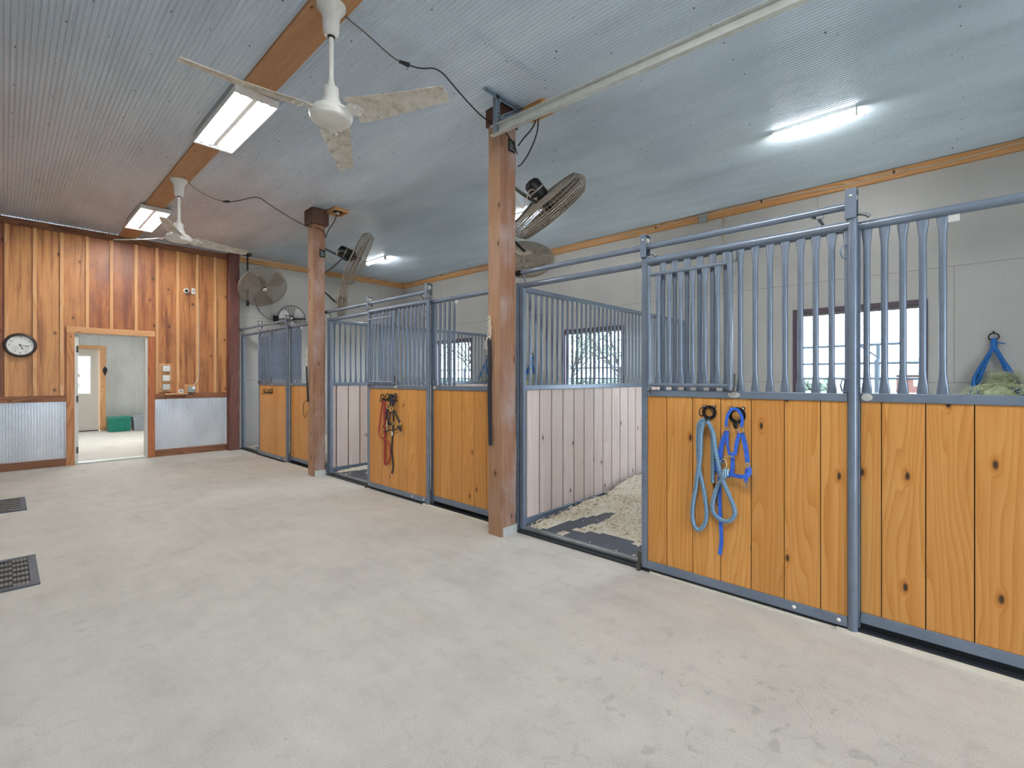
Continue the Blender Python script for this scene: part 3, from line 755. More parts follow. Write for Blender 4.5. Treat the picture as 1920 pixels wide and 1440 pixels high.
# ------------------------------------------------------------------ stall floors: rubber mats and shavings
def bare(x, y, o):
    """how far a point is inside the swept patches of the mat (positive = bare)"""
    y = y - o
    a = 1.0 - (((x - 3.55) * 0.93 + (y - 2.53) * 0.36) / 0.50) ** 2 - (((y - 2.53) * 0.93 - (x - 3.55) * -0.13) / 0.115) ** 2
    b = 1.0 - ((x - 3.93) / 0.26) ** 2 - ((y - 2.50 - (x - 3.93) * -0.2) / 0.07) ** 2
    c = (3.46 + 0.14 * noise.noise((y * 2.1, 3.1 + o, 0)) - x) * 3.0 if y < 2.45 else (3.19 - x) * 3
    return max(a, b * 0.0 if False else b, c)
def bed(o, y0, y1, seed, n, label):
    R0 = random.Random(seed)
    sbox_m = MB(); sbox_m.box((3.15, y0, 0.0), (XB, y1, 0.014))
    tag(sbox_m.build('rubber_mat', M['rubber']), label[0], 'stall mat', 'stall floor mats')
    def h(x, y):
        q = bare(x, y, o) + 0.35 * noise.noise((x * 7, y * 7, seed)) + 0.2 * noise.noise((x * 16, y * 16, seed))
        d = -q
        if d <= 0: return 0.0
        edge = min(1, d / 0.9)
        base = 0.028 + 0.20 * max(0, min(1, (x - 3.5) / 1.9)) ** 1.2
        return edge ** 0.7 * base * (0.75 + 0.35 * noise.noise((x * 2.3, y * 2.3, seed + 5))) + 0.006 * noise.noise((x * 30, y * 30, 2))
    g = 0.035; nx = int((XB - 0.05 - 3.2) / g); ny = int((y1 - y0 - 0.06) / g)
    P = []; H = []
    for i in range(nx + 1):
        for j in range(ny + 1):
            x = 3.2 + g * i; y = y0 + 0.03 + g * j; z = h(x, y); H.append(z); P.append((x, y, 0.0145 + max(z, 0.0)))
    m = MB(); F = []
    for i in range(nx):
        for j in range(ny):
            q = [i * (ny + 1) + j, (i + 1) * (ny + 1) + j, (i + 1) * (ny + 1) + j + 1, i * (ny + 1) + j + 1]
            if max(H[k] for k in q) > 0.001: F.append(tuple(q))
    m.add(P, F, None, 0, True)
    ob = m.build('shavings_bedding', M['shavings'], kind='stuff'); tag(ob, label[1], 'bedding')
    m = MB()
    for k in range(n):
        x = 3.2 + (XB - 3.3) * R0.random() ** 1.7; y = R0.uniform(y0 + 0.04, y1 - 0.04); z = h(x, y)
        if z < 0.002:
            if R0.random() > 0.015: continue
            z = 0.002
        a = R0.uniform(0, 6.28); l = R0.uniform(0.006, 0.02); w = R0.uniform(0.003, 0.009)
        u = Vector((math.cos(a), math.sin(a), R0.uniform(-.5, .5))).normalized(); v = Vector((-math.sin(a), math.cos(a), R0.uniform(-.6, .6))).normalized(); c = Vector((x, y, 0.018 + z))
        up = Vector((0, 0, R0.uniform(0.002, 0.007)))
        m.add([c - u * l - v * w, c - v * w + up, c + v * w + up, c - u * l + v * w, c + u * l - v * w * .7, c + u * l + v * w * .7], [(0, 1, 2, 3), (1, 4, 5, 2)], None, R0.random())
    m.build('loose_curls', M['flake'], ob, kind='stuff')
bed(0.0, -0.72, 2.84, 31, 15000, ('dark rubber mat on the floor of the nearest stall', 'pale wood shavings heaped on the floor of the nearest stall'))
bed(P3, 2.90, 6.47, 32, 7000, ('dark rubber mat on the floor of the middle stall', 'pale wood shavings on the floor of the middle stall'))
bed(7.2, 6.53, 9.97, 33, 3000, ('dark rubber mat on the floor of the farthest stall', 'pale wood shavings on the floor of the farthest stall'))

# ------------------------------------------------------------------ hooks, ropes and tack on the doors
def pts3(x, l, dx=None):
    return [(x + (dx[i % len(dx)] if dx else 0), a, b) for i, (a, b) in enumerate(l)]
def smooth(l, k=3):
    P = [Vector(p) for p in l]
    for _ in range(k):
        Q = [P[0]]
        for a, b in zip(P[:-1], P[1:]): Q += [a * 0.75 + b * 0.25, a * 0.25 + b * 0.75]
        P = Q + [P[-1]]
    return P
XS = XD - 0.012        # face of the door planks
def ring_hook(y, z, r, label):
    t = thing('tack_hook', label, 'hook', (XS, y, z), None, 'ring hooks on the halter door')
    m = MB(); n = 20
    for q in range(n):
        a0, a1 = 2 * math.pi * q / n, 2 * math.pi * (q + 1) / n
        ri, ro = r * 0.60, r
        P = [(XS - 0.008, y + ri * math.cos(a0), z + ri * math.sin(a0)), (XS - 0.008, y + ro * math.cos(a0), z + ro * math.sin(a0)), (XS - 0.008, y + ro * math.cos(a1), z + ro * math.sin(a1)), (XS - 0.008, y + ri * math.cos(a1), z + ri * math.sin(a1))]
        P += [(XS, p[1], p[2]) for p in P]
        m.add(P, [(0, 1, 2, 3), (1, 5, 6, 2), (0, 3, 7, 4), (4, 7, 6, 5)])
    for s in (-1, 1): m.lathe([(r * 0.22, 0), (r * 0.2, 0.007)], (XS, y + s * r * 0.72, z + r * 0.86), (-1, 0, 0), 10)
    m.build('backplate', M['black'], t)
    for s in (-1, 1):
        m = MB(); m.lathe([(r * 0.11, 0), (r * 0.06, 0.003)], (XS - 0.007, y + s * r * 0.72, z + r * 0.86), (-1, 0, 0), 8); m.build('screw', M['zinc'], t)
    m = MB(); m.tube(smooth([(XS - 0.004, y, z - r * 0.7), (XS - 0.014, y, z - r * 1.3), (XS - 0.03, y, z - r * 1.5), (XS - 0.052, y, z - r * 1.25), (XS - 0.058, y, z - r * 0.85)]), r * 0.16, 8)
    m.build('prong', M['black'], t)
    if r < 0.05:
        m = MB(); m.tube(smooth([(XS - 0.009, y + r * 0.85, z - 0.025), (XS - 0.03, y + r * 1.25, z - 0.02), (XS - 0.03, y + r * 1.15, z + 0.025), (XS - 0.02, y + r * 0.3, z + r * 0.8), (XS - 0.02, y - r * 0.3, z + r * 0.4), (XS - 0.012, y - r * 0.8, z - r * 0.4)]), 0.0035, 6); m.build('wire_keeper', M['black'], t)
ring_hook(1.133, 1.132, 0.044, 'black iron ring hook holding the blue and white lead rope')
ring_hook(0.967, 1.122, 0.050, 'black iron ring hook holding the blue halter')

ropeL = [(1.149, 1.087), (1.17, 1.081), (1.187, 1.053), (1.193, 0.999), (1.196, 0.938), (1.192, 0.848), (1.187, 0.757), (1.17, 0.669), (1.153, 0.581), (1.143, 0.493), (1.153, 0.423), (1.194, 0.369), (1.225, 0.393), (1.239, 0.459), (1.231, 0.552), (1.213, 0.647), (1.193, 0.741), (1.175, 0.834), (1.172, 0.941), (1.17, 1.016), (1.153, 1.074)]
ropeR = [(1.149, 1.082), (1.12, 1.069), (1.099, 1.007), (1.091, 0.926), (1.073, 0.839), (1.055, 0.76), (1.037, 0.704), (1.005, 0.636), (0.978, 0.561), (0.974, 0.511), (1.012, 0.464), (1.062, 0.468), (1.105, 0.5), (1.112, 0.544), (1.099, 0.613), (1.075, 0.684), (1.048, 0.721), (1.025, 0.764), (1.019, 0.791)]
ropeM = [(1.153, 1.082), (1.126, 1.068), (1.112, 1.021), (1.107, 0.947), (1.107, 0.835), (1.107, 0.694)]
t = thing('lead_rope', 'coiled blue and white braided lead rope on the nearest stall door', 'rope', (XS, 1.15, 1.08))
m = MB()
def depth(l, base, amp=0.012):
    return [(XS - base - amp * math.sin(i * 1.1), a, b) for i, (a, b) in enumerate(l)]
L1 = [(XS - 0.045, *ropeL[0])] + [(XS - (0.040 if i < 2 else 0.030 if i < 6 else 0.016), a, b) for i, (a, b) in enumerate(ropeL[1:13])] + [(XS - (0.016 if i < 3 else 0.044), a, b) for i, (a, b) in enumerate(ropeL[13:])]
m.tube(smooth(L1), 0.0132, 10)
m.tube(smooth([(XS - 0.046 if i < 2 else XS - 0.030 if i < 8 else XS - 0.016, a, b) for i, (a, b) in enumerate(ropeR)]), 0.0132, 10)
m.tube(smooth([(XS - 0.03 if i < 2 else XS - 0.015, a, b) for i, (a, b) in enumerate(ropeM)]), 0.0125, 10)
m.build('braided_rope', M['rope'], t)
m = MB()
m.tube(smooth(pts3(XS - 0.012, [(1.107, 0.70), (1.096, 0.658), (1.109, 0.604), (1.12, 0.557), (1.123, 0.523)])), 0.004, 6)
m.tube(smooth(pts3(XS - 0.010, [(1.107, 0.70), (1.101, 0.65), (1.096, 0.599), (1.08, 0.55)])), 0.0035, 6)
m.build('leather_popper', M['leather'], t)
m = MB(); m.lathe([(0.014, -0.03), (0.021, -0.015), (0.022, 0.01), (0.013, 0.03)], (XS - 0.034, 1.026, 0.765), (0, -0.4, 1), 12); m.build('end_knot', M['rope'], t)
m = MB()
m.tube(smooth([(XS - 0.04, *p) for p in [(0.978, 0.872), (1.005, 0.875), (1.023, 0.867), (1.028, 0.852), (1.021, 0.838), (1.016, 0.817), (1.018, 0.803)]]), 0.0042, 8)
m.ring((XS - 0.038, 1.020, 0.787), 0.016, 0.0035, (1, 0.3, 0), 16)
m.build('snap_hook', M['brass'], t)

t = thing('halter', 'royal blue webbing horse halter on the nearest stall door', 'halter', (XS, 0.967, 1.16))
UPX = (-1, 0, 0)
def strap(mb, l, x, w=0.021, th=0.004, k=2):
    mb.ribbon(smooth([(p[2] if len(p) > 2 else x, p[0], p[1]) for p in l], k), w, th, UPX)
m = MB(); strap(m, [(1.021, 1.053), (1.018, 1.104), (1.005, 1.138), (0.988, 1.159), (0.968, 1.165), (0.95, 1.155), (0.932, 1.126), (0.926, 1.092), (0.933, 1.056)], XS - 0.034, 0.017); m.build('crown_strap', M['blue'], t)
m = MB()
strap(m, [(1.021, 1.02), (1.04, 0.982), (1.056, 0.929), (1.062, 0.877), (1.062, 0.826)], XS - 0.012, 0.028)
strap(m, [(1.019, 1.024), (1.019, 0.955), (1.015, 0.919), (1.007, 0.885)], XS - 0.018, 0.014)
strap(m, [(0.949, 1.015), (0.963, 0.967), (0.97, 0.923), (0.974, 0.887)], XS - 0.018, 0.021)
strap(m, [(0.936, 1.016), (0.92, 0.964), (0.91, 0.901), (0.904, 0.845)], XS - 0.014, 0.026)
m.build('cheek_straps', M['blue'], t)
m = MB()
strap(m, [(1.012, 0.885), (0.965, 0.889)], XS - 0.022, 0.017, 0.006, 0); strap(m, [(0.988, 0.885), (0.985, 0.835), (0.99, 0.765)], XS - 0.024, 0.023)
m.build('throat_strap', M['blue'], t)
m = MB(); strap(m, [(1.087, 0.826), (1.087, 0.785), (1.069, 0.755), (1.033, 0.741, XS - 0.018), (0.992, 0.762, XS - 0.03), (0.957, 0.761, XS - 0.045), (0.917, 0.761, XS - 0.055), (0.887, 0.774, XS - 0.05), (0.885, 0.798, XS - 0.03), (0.898, 0.816, XS - 0.016)], XS - 0.012, 0.024)
m.build('nose_band', M['blue'], t)
m = MB(); strap(m, [(0.907, 0.805), (0.909, 0.766), (0.915, 0.722)], XS - 0.014, 0.022)
strap(m, [(1.069, 0.736), (1.069, 0.655), (1.068, 0.537), (1.062, 0.435), (1.057, 0.363), (1.06, 0.31), (1.068, 0.249)], XS - 0.006, 0.022)
m.build('hanging_ends', M['blue'], t)
for c, r in (((XS - 0.02, 1.021, 1.039), 0.013), ((XS - 0.022, 0.942, 1.036), 0.017), ((XS - 0.014, 0.904, 0.831), 0.011), ((XS - 0.016, 1.048, 0.835), 0.012)):
    m = MB(); m.ring(c, r, 0.0032, (1, 0, 0), 16); m.build('ring', M['chrome'], t)
m = MB()
m.box((XS - 0.018, 0.905, 0.69), (XS - 0.013, 0.925, 0.693)); m.box((XS - 0.018, 0.898, 0.729), (XS - 0.013, 0.918, 0.732)); m.tube([(XS - 0.016, 0.906, 0.69), (XS - 0.016, 0.899, 0.73)], 0.003, 6); m.tube([(XS - 0.016, 0.924, 0.69), (XS - 0.016, 0.917, 0.73)], 0.003, 6)
m.build('buckle', M['chrome'], t)
m = MB(); m.box((XS - 0.012, 1.06, 0.742), (XS - 0.008, 1.078, 0.772)); m.build('strap_tip', M['chrome'], t)

def rack(ys, zs, label):
    t = thing('hook_rack', label, 'hook rack', (XS, sum(ys) / len(ys), zs[0]), None, 'hook racks on the stall doors')
    m = MB(); m.box((XS - 0.005, min(ys) - 0.03, zs[0] - 0.03), (XS, max(ys) + 0.03, zs[0] - 0.015)); m.build('backplate', M['black'], t)
    for y, z in zip(ys, zs):
        m = MB(); m.ring((XS - 0.01, y, z + 0.01), 0.028, 0.0055, (1, 0.25, 0), 18)
        m.tube(smooth([(XS - 0.004, y, z - 0.02), (XS - 0.02, y, z - 0.05), (XS - 0.045, y - 0.01, z - 0.045), (XS - 0.05, y - 0.012, z - 0.02)]), 0.005, 6)
        m.build('hook', M['black'], t)
rack([4.92, 4.814, 4.744, 4.655], [1.118, 1.13, 1.124, 1.134], 'black hook rack carrying the red and black bridle')
rack([8.624, 8.445, 8.30], [1.124, 1.127, 1.131], 'empty black hook rack on the farthest stall door')

t = thing('bridle', 'black bridle with red reins hanging on the middle stall door', 'bridle', (XS, 4.75, 1.1))
m = MB()
for l, x in (([(4.88, 1.079), (4.903, 1.055), (4.928, 0.964), (4.964, 0.805), (4.989, 0.708), (4.949, 0.644), (4.863, 0.642)], 0.02),
             ([(4.873, 1.077), (4.877, 0.951), (4.873, 0.811), (4.87, 0.686), (4.873, 0.53), (4.88, 0.436), (4.863, 0.336)], 0.012),
             ([(4.856, 1.078), (4.846, 0.952), (4.856, 0.812), (4.846, 0.688), (4.846, 0.533), (4.846, 0.424), (4.863, 0.336)], 0.018),
             ([(4.852, 0.641), (4.793, 0.6), (4.758, 0.549), (4.751, 0.466), (4.768, 0.395), (4.838, 0.338)], 0.012)):
    m.tube(smooth(pts3(XS - x, l)), 0.0085, 8)
m.build('reins', M['red'], t)
m = MB()
for l, w, x in (([(4.71, 1.028), (4.689, 1.097), (4.683, 1.139), (4.629, 1.152), (4.602, 1.122), (4.622, 1.084), (4.662, 1.03)], 0.03, 0.04), ([(4.70, 1.15), (4.66, 1.10), (4.64, 1.04)], 0.04, 0.045)): strap(m, l, XS - x, w)
m.build('headpiece', M['strap_black'], t)
m = MB()
for l, w, x in (([(4.721, 0.974), (4.751, 0.896), (4.782, 0.817)], 0.028, 0.02), ([(4.696, 0.975), (4.688, 0.914), (4.689, 0.85)], 0.024, 0.012), ([(4.662, 0.984), (4.602, 0.912), (4.544, 0.84)], 0.028, 0.02), ([(4.793, 1.009), (4.824, 0.946), (4.828, 0.86)], 0.034, 0.014)): strap(m, l, XS - x, w)
m.build('cheek_straps', M['strap_black'], t)
m = MB()
for l, w, x in (([(4.903, 0.773), (4.835, 0.805), (4.765, 0.818), (4.689, 0.823)], 0.03, 0.012), ([(4.595, 0.788), (4.543, 0.803), (4.533, 0.745)], 0.036, 0.02)): strap(m, l, XS - x, w)
m.tube(smooth(pts3(XS - 0.02, [(4.877, 0.721), (4.821, 0.727), (4.751, 0.753), (4.683, 0.756), (4.602, 0.772)])), 0.007, 6)
m.build('noseband', M['strap_black'], t)
m = MB(); strap(m, [(4.694, 0.823), (4.703, 0.746), (4.71, 0.684), (4.724, 0.591), (4.73, 0.514), (4.721, 0.454), (4.699, 0.38), (4.703, 0.311), (4.726, 0.25)], XS - 0.008, 0.026); m.build('hanging_strap', M['strap_black'], t)
m = MB(); m.box((XS - 0.012, 4.70, 0.69), (XS - 0.0085, 4.728, 0.735)); m.build('label', M['white_plastic'], t)
for c, r in (((XS - 0.03, 4.703, 0.997), 0.027), ((XS - 0.02, 4.779, 1.021), 0.027), ((XS - 0.02, 4.536, 0.732), 0.022), ((XS - 0.018, 4.689, 0.83), 0.014), ((XS - 0.02, 4.814, 0.80), 0.014), ((XS - 0.02, 4.54, 0.829), 0.012)):
    m = MB(); m.ring(c, r, 0.005, (1, 0.2, 0), 16); m.build('ring', M['brass'], t)
m = MB(); m.tube([(XS - 0.02, 4.812, 0.86), (XS - 0.022, 4.806, 0.74)], 0.006, 6); m.build('bit_shank', M['brass'], t)

def hung_strap(x, y, z0, z1, label, n, whip=False, dy=0.0):
    t = thing('hanging_strap', label, 'strap', (x, y, z1), None, 'black straps tied to the posts')
    R0 = random.Random(n); m = MB()
    P = []
    for k in range(26):
        a = k * 1.35; P.append((x - 0.016 - 0.008 * math.sin(a * 1.7), y + 0.018 * math.sin(a) + R0.uniform(-.006, .006), z0 + 0.01 + (0.20 if not whip else 0.26) * (k / 25) + 0.028 * math.cos(a)))
    m.tube(smooth(P, 2), 0.0042, 6)
    m.tube(smooth([(x - 0.012, y + 0.01, z0 + 0.05), (x - 0.02, y + 0.045, z0), (x - 0.012, y + 0.055, z0 - 0.06), (x - 0.012, y + 0.03, z0 - 0.075), (x - 0.014, y + 0.02, z0 - 0.01), (x - 0.014, y, z0 + 0.03)]), 0.0042, 6)
    m.build('white_rope', M['rope_white'], t)
    m = MB()
    m.ribbon(smooth([(x - 0.014, y + 0.004, z0 + 0.03), (x - 0.012, y - 0.006 + dy * .3, z0 - 0.2), (x - 0.010, y + 0.006 + dy * .6, (z0 + z1) / 2), (x - 0.010, y - 0.004 + dy, z1 + 0.1), (x - 0.012, y - 0.008 + dy, z1)]), 0.036 if not whip else 0.03, 0.012, (-1, 0, 0))
    m.build('black_strap', M['strap_black'], t)
    if whip:
        m = MB(); m.tube(smooth([(x - 0.012, y + dy, z1 + 0.02), (x - 0.016, y + 0.11, z1 - 0.02), (x - 0.016, y + 0.10, z1 - 0.20), (x - 0.016, y + 0.03, z1 - 0.24), (x - 0.016, y - 0.01, z1 - 0.14)]), 0.004, 6); m.build('wrist_loop', M['black'], t)
hung_strap(2.866, 2.925, 1.665, 0.77, 'black strap tied with white rope to the nearest timber post', 1)
hung_strap(2.884, 6.575, 1.49, 1.02, 'black whip tied with white rope to the capped timber post', 2, True, -0.02)

# ------------------------------------------------------------------ hay nets
def haynet(y, label, seed, x=XB):
    t = thing('hay_net', label, 'hay net', (x, y, 1.8), None, 'blue hay nets on the stall back wall')
    R0 = random.Random(seed)
    m = MB(); m.ring((x - 0.03, y, 1.76), 0.037, 0.006, (1, 0, 0.2), 18); m.tube([(x + 0.0, y, 1.815), (x - 0.025, y, 1.81), (x - 0.03, y, 1.795)], 0.007, 6); m.build('ring', M['black'], t)
    m = MB(); m.tube(smooth([(x - 0.05, y - 0.0, 1.68), (x - 0.055, y + 0.01, 1.655), (x - 0.05, y + 0.024, 1.635)]), 0.004, 6); m.build('clip', M['chrome'], t)
    m = MB()
    m.tube([(x - 0.035, y, 1.745), (x - 0.045, y, 1.66)], 0.024, 8, scl=[0.9, 1.15])
    c = Vector((x - 0.24, y - 0.03, 1.0)); N = 26
    top = Vector((x - 0.05, y, 1.665))
    for k in range(N):
        a = 2 * math.pi * k / N
        s = -1 if math.sin(a) < 0 else 1
        neck = Vector((x - 0.10 + 0.03 * math.cos(a), y + 0.14 * s + 0.035 * math.sin(a * 3), 1.28 + R0.uniform(-.03, .03)))
        mid = c + Vector((0.20 * math.cos(a), 0.30 * math.sin(a), 0.05))
        m.tube(smooth([top + Vector((0, R0.uniform(-.015, .015), 0)), top * 0.5 + neck * 0.5 + Vector((0, 0.01 * s, 0)), neck, mid, c + Vector((0.05 * math.cos(a), 0.06 * math.sin(a), -0.42))], 2), 0.0065 if k % 2 else 0.009, 5)
    for zz, rr in ((1.16, .82), (1.05, 1.0), (0.9, 1.0), (0.75, .8)):
        m.tube([c + Vector((0.2 * rr * math.cos(a), 0.3 * rr * math.sin(a), zz - 1.0 + 0.02 * math.cos(a * 13))) for a in [2 * math.pi * i / 52 for i in range(52)]], 0.003, 4, True)
    m.tube(smooth([(x - 0.045, y, 1.70), (x - 0.05, y - 0.04, 1.70), (x - 0.05, y - 0.08, 1.685)]), 0.006, 5)
    m.build('net', M['netblue'], t)
    m = MB()
    m.lathe([(0.02, -0.4), (0.14, -0.3), (0.19, -0.1), (0.18, 0.08), (0.1, 0.22), (0.02, 0.28)], c, (0, 0, 1), 20)
    for k in range(1500):
        a = R0.uniform(0, 6.283); el = R0.uniform(-0.3, 1.0)
        p = c + Vector((0.21 * math.cos(a) * math.sqrt(max(0, 1 - el * el)), 0.31 * math.sin(a) * math.sqrt(max(0, 1 - el * el)), 0.30 * el))
        if R0.random() < 0.25: p = Vector((x - 0.14 + R0.uniform(-.03, .03), y - 0.05 + R0.uniform(-.12, .08), 1.26 + R0.uniform(0, .22) ** 1.3))
        d = Vector((R0.uniform(-1, 1), R0.uniform(-1.6, 1.6), R0.uniform(-.3, .9))).normalized() * R0.uniform(0.03, 0.085)
        q = d.orthogonal().normalized() * 0.0016
        if (p - d).x > x - 0.02 or (p + d).x > x - 0.02: continue
        b = d * 0.1 + Vector((0, 0, 0.008))
        m.add([p - d - q, p - d + q, p + b + q, p + b - q, p + d + q * .5, p + d - q * .5], [(0, 1, 2, 3), (3, 2, 4, 5)])
    m.build('hay', M['hay'], t, kind='stuff')
haynet(-0.29, 'blue hay net stuffed with hay in the nearest stall', 41)
haynet(5.78, 'blue hay net in the middle stall, seen through the partition bars', 42)
haynet(7.02, 'blue hay net in the farthest stall, just left of the roped post', 43)

# ------------------------------------------------------------------ ceiling fans
def ceiling_fan(x, y, zm, a0, label):
    t = thing('ceiling_fan', label, 'ceiling fan', (x, y, 3.655), None, 'ceiling fans under the beam')
    m = MB(); m.lathe([(0.088, 0), (0.086, -0.016), (0.066, -0.04), (0.052, -0.075), (0.048, -0.15), (0.042, -0.18), (0.026, -0.19)], (x, y, 3.655), (0, 0, 1), 28)
    cn = m.build('canopy', M['white_paint'], t)
    m = MB(); m.lathe([(0.024, 0), (0.021, -0.012)], (x, y, 3.467), (0, 0, 1), 16); m.build('rubber_collar', M['black'], cn)
    m = MB(); m.cyl((x, y, 3.475), (x, y, zm + 0.17), 0.0155, 14); m.build('downrod', M['white_paint'], t)
    m = MB(); m.lathe([(0.0165, 0.235), (0.024, 0.20), (0.026, 0.19), (0.045, 0.185), (0.046, 0.12), (0.055, 0.105), (0.062, 0.082), (0.058, 0.07)], (x, y, zm), (0, 0, 1), 24); m.build('coupling_cover', M['white_paint'], t)
    m = MB(); m.lathe([(0.05, 0.072), (0.085, 0.064), (0.112, 0.048), (0.124, 0.03), (0.122, 0.026), (0.128, 0.022), (0.128, 0.006), (0.123, 0.002), (0.122, -0.008), (0.116, -0.016), (0.10, -0.022), (0.0, -0.026)], (x, y, zm), (0, 0, 1), 40); m.build('motor_housing', M['white_paint'], t)
    for k in range(3):
        a = R(a0 + 120 * k)
        Mb = Matrix.Translation((x, y, zm + 0.012)) @ Matrix.Rotation(a, 4, 'Z')
        pit = Matrix.Rotation(R(-17), 4, 'X')
        b = MB(); b.M = Mb @ pit
        st = [(0.15, 0.090, 0.030), (0.165, 0.096, 0.026), (0.30, 0.086, 0.0), (0.46, 0.074, -0.012), (0.62, 0.063, -0.010), (0.76, 0.054, 0.0), (0.782, 0.044, 0.003)]
        sec = 7; V = []; F = []
        for (r, hw, dz) in st:
            for i in range(sec):
                q = -1 + 2 * i / (sec - 1); V.append((r, q * hw, 0.010 * (1 - q * q) + dz * 0.3))
        nb = len(V)
        V += [(p[0], p[1], p[2] - 0.0022) for p in V]
        for i in range(len(st) - 1):
            for j in range(sec - 1):
                q = (i * sec + j, (i + 1) * sec + j, (i + 1) * sec + j + 1, i * sec + j + 1)
                F.append(q); F.append(tuple(nb + k2 for k2 in q[::-1]))
            for j in (0, sec - 1): F.append((i * sec + j, (i + 1) * sec + j, nb + (i + 1) * sec + j, nb + i * sec + j))
        for i in (0, len(st) - 1):
            for j in range(sec - 1): F.append((i * sec + j, i * sec + j + 1, nb + i * sec + j + 1, nb + i * sec + j))
        b.add(V, F, None, 0, False)
        bl = b.build('blade', M['blade'], t)
        b = MB(); b.M = Mb @ pit
        b.prism([(0.105, -0.03), (0.17, -0.05), (0.235, -0.03), (0.235, 0.03), (0.17, 0.05), (0.105, 0.03)], (0, 0, 0.012), (1, 0, 0), (0, 1, 0), (0, 0, 0.003))
        for (px_, py_) in ((0.185, 0.03), (0.185, -0.03), (0.225, 0.0)): b.lathe([(0.010, 0), (0.008, -0.010), (0.003, -0.012)], (px_, py_, 0.004), (0, 0, 1), 8)
        b.build('blade_iron', M['white_paint'], bl)
    return t
ceiling_fan(1.385, 2.825, 2.962, 55.5, 'white dusty ceiling fan nearest the camera, hung from the beam')
ceiling_fan(1.395, 6.61, 2.962, 129, 'white dusty ceiling fan near the cedar wall, above the doorway side')
def fan_cord(l, plug, label):
    t = thing('fan_cord', label, 'cord', l[0], None, 'fan cords along the ceiling')
    m = MB(); m.tube(smooth(l[:plug + 1]), 0.005, 6); m.build('grey_lead', M['cord_grey'], t)
    m = MB(); m.tube(smooth(l[plug:]), 0.0055, 6); m.build('black_lead', M['cord_black'], t)
    p, q = Vector(l[plug]), Vector(l[plug + 1]); d = (q - p).normalized()
    m = MB(); m.tube([p - d * 0.03, p + d * 0.045], 0.017, 8, scl=[0.6, 1]); m.build('plug', M['cord_black'], t)
fan_cord([(1.47, 2.83, 3.648), (1.67, 2.86, 3.635), (1.87, 2.89, 3.60), (1.95, 2.885, 3.605), (2.08, 2.86, 3.61), (2.20, 2.80, 3.655), (2.42, 2.86, 3.62), (2.66, 2.93, 3.60), (2.80, 2.955, 3.585), (2.866, 2.93, 3.555), (2.862, 2.83, 3.50), (2.90, 2.787, 3.45), (2.97, 2.787, 3.40), (3.02, 2.787, 3.37), (3.06, 2.79, 3.30)], 3, 'dark cord from the nearest ceiling fan to the timber post')
fan_cord([(1.48, 6.60, 3.648), (1.68, 6.80, 3.63), (1.857, 6.854, 3.61), (1.93, 6.80, 3.60), (2.03, 6.72, 3.605), (2.19, 6.45, 3.655), (2.34, 6.53, 3.62), (2.62, 6.56, 3.52), (2.79, 6.50, 3.44), (2.88, 6.46, 3.42), (2.90, 6.39, 3.41), (3.02, 6.39, 3.39), (3.06, 6.395, 3.3)], 3, 'dark cord from the farther ceiling fan to the capped post')

# ------------------------------------------------------------------ lights
def troffer(y0, y1, label):
    x0, x1, zt, zb = 1.235, 1.565, 3.655, 3.60; yc = (y0 + y1) / 2
    t = thing('ceiling_light', label, 'ceiling light', (1.4, yc, zt), None, 'fluorescent fixtures under the beam')
    m = MB()
    m.box((x0, y0, zb), (x0 + 0.006, y1, zt)); m.box((x1 - 0.006, y0, zb), (x1, y1, zt)); m.box((x0 + 0.006, y0, zb), (x1 - 0.006, y0 + 0.03, zt)); m.box((x0 + 0.006, y1 - 0.03, zb), (x1 - 0.006, y1, zt)); m.box((x0, y0, zt - 0.004), (x1, y1, zt))
    m.build('housing', M['white_paint'], t)
    m = MB(); xc = (x0 + x1) / 2
    m.prism([(-0.028, 0.05), (-0.018, 0.014), (0.018, 0.014), (0.028, 0.05)], (xc, y0 + 0.03, zb), (1, 0, 0), (0, 0, 1), (0, y1 - y0 - 0.06, 0)); m.build('ballast_cover', M['reflector'], t)
    m = MB()
    for k in range(4): m.box((x0 + 0.045 + 0.07 * k + (0.01 if k > 1 else 0), y0 + 0.03, zb + 0.008), (x0 + 0.075 + 0.07 * k + (0.01 if k > 1 else 0), y0 + 0.055, zb + 0.04)); m.box((x0 + 0.045 + 0.07 * k + (0.01 if k > 1 else 0), y1 - 0.055, zb + 0.008), (x0 + 0.075 + 0.07 * k + (0.01 if k > 1 else 0), y1 - 0.03, zb + 0.04))
    m.build('sockets', M['grey_box'], t)
    for dx in (-0.125, -0.085, 0.085, 0.125):
        m = MB(); m.tube([(xc + dx, y0 + 0.055, zb + 0.022), (xc + dx, y1 - 0.055, zb + 0.022)], 0.013, 10); m.build('tube', M['tube'], t)
troffer(4.11, 5.32, 'fluorescent ceiling light between the two fans')
troffer(7.86, 9.09, 'fluorescent ceiling light nearest the cedar wall')
troffer(0.36, 1.57, 'fluorescent ceiling light over the camera end of the aisle')
troffer(-3.39, -2.18, 'fluorescent ceiling light by the added rear doorway')
def strip(yc, label):
    x = 4.965; t = thing('strip_light', label, 'strip light', (x, yc, 3.676), None, 'strip lights over the stalls')
    m = MB(); m.box((x - 0.028, yc - 0.315, 3.645), (x + 0.028, yc + 0.315, 3.676)); m.box((x - 0.03, yc - 0.322, 3.60), (x + 0.03, yc - 0.315, 3.676)); m.box((x - 0.03, yc + 0.315, 3.60), (x + 0.03, yc + 0.322, 3.676)); m.build('housing', M['white_paint'], t)
    m = MB(); m.prism([(-0.026, 0), (-0.026, -0.02), (-0.014, -0.038), (0.014, -0.038), (0.026, -0.02), (0.026, 0)], (x, yc - 0.315, 3.645), (1, 0, 0), (0, 0, 1), (0, 0.63, 0)); m.build('diffuser', M['led'], t)
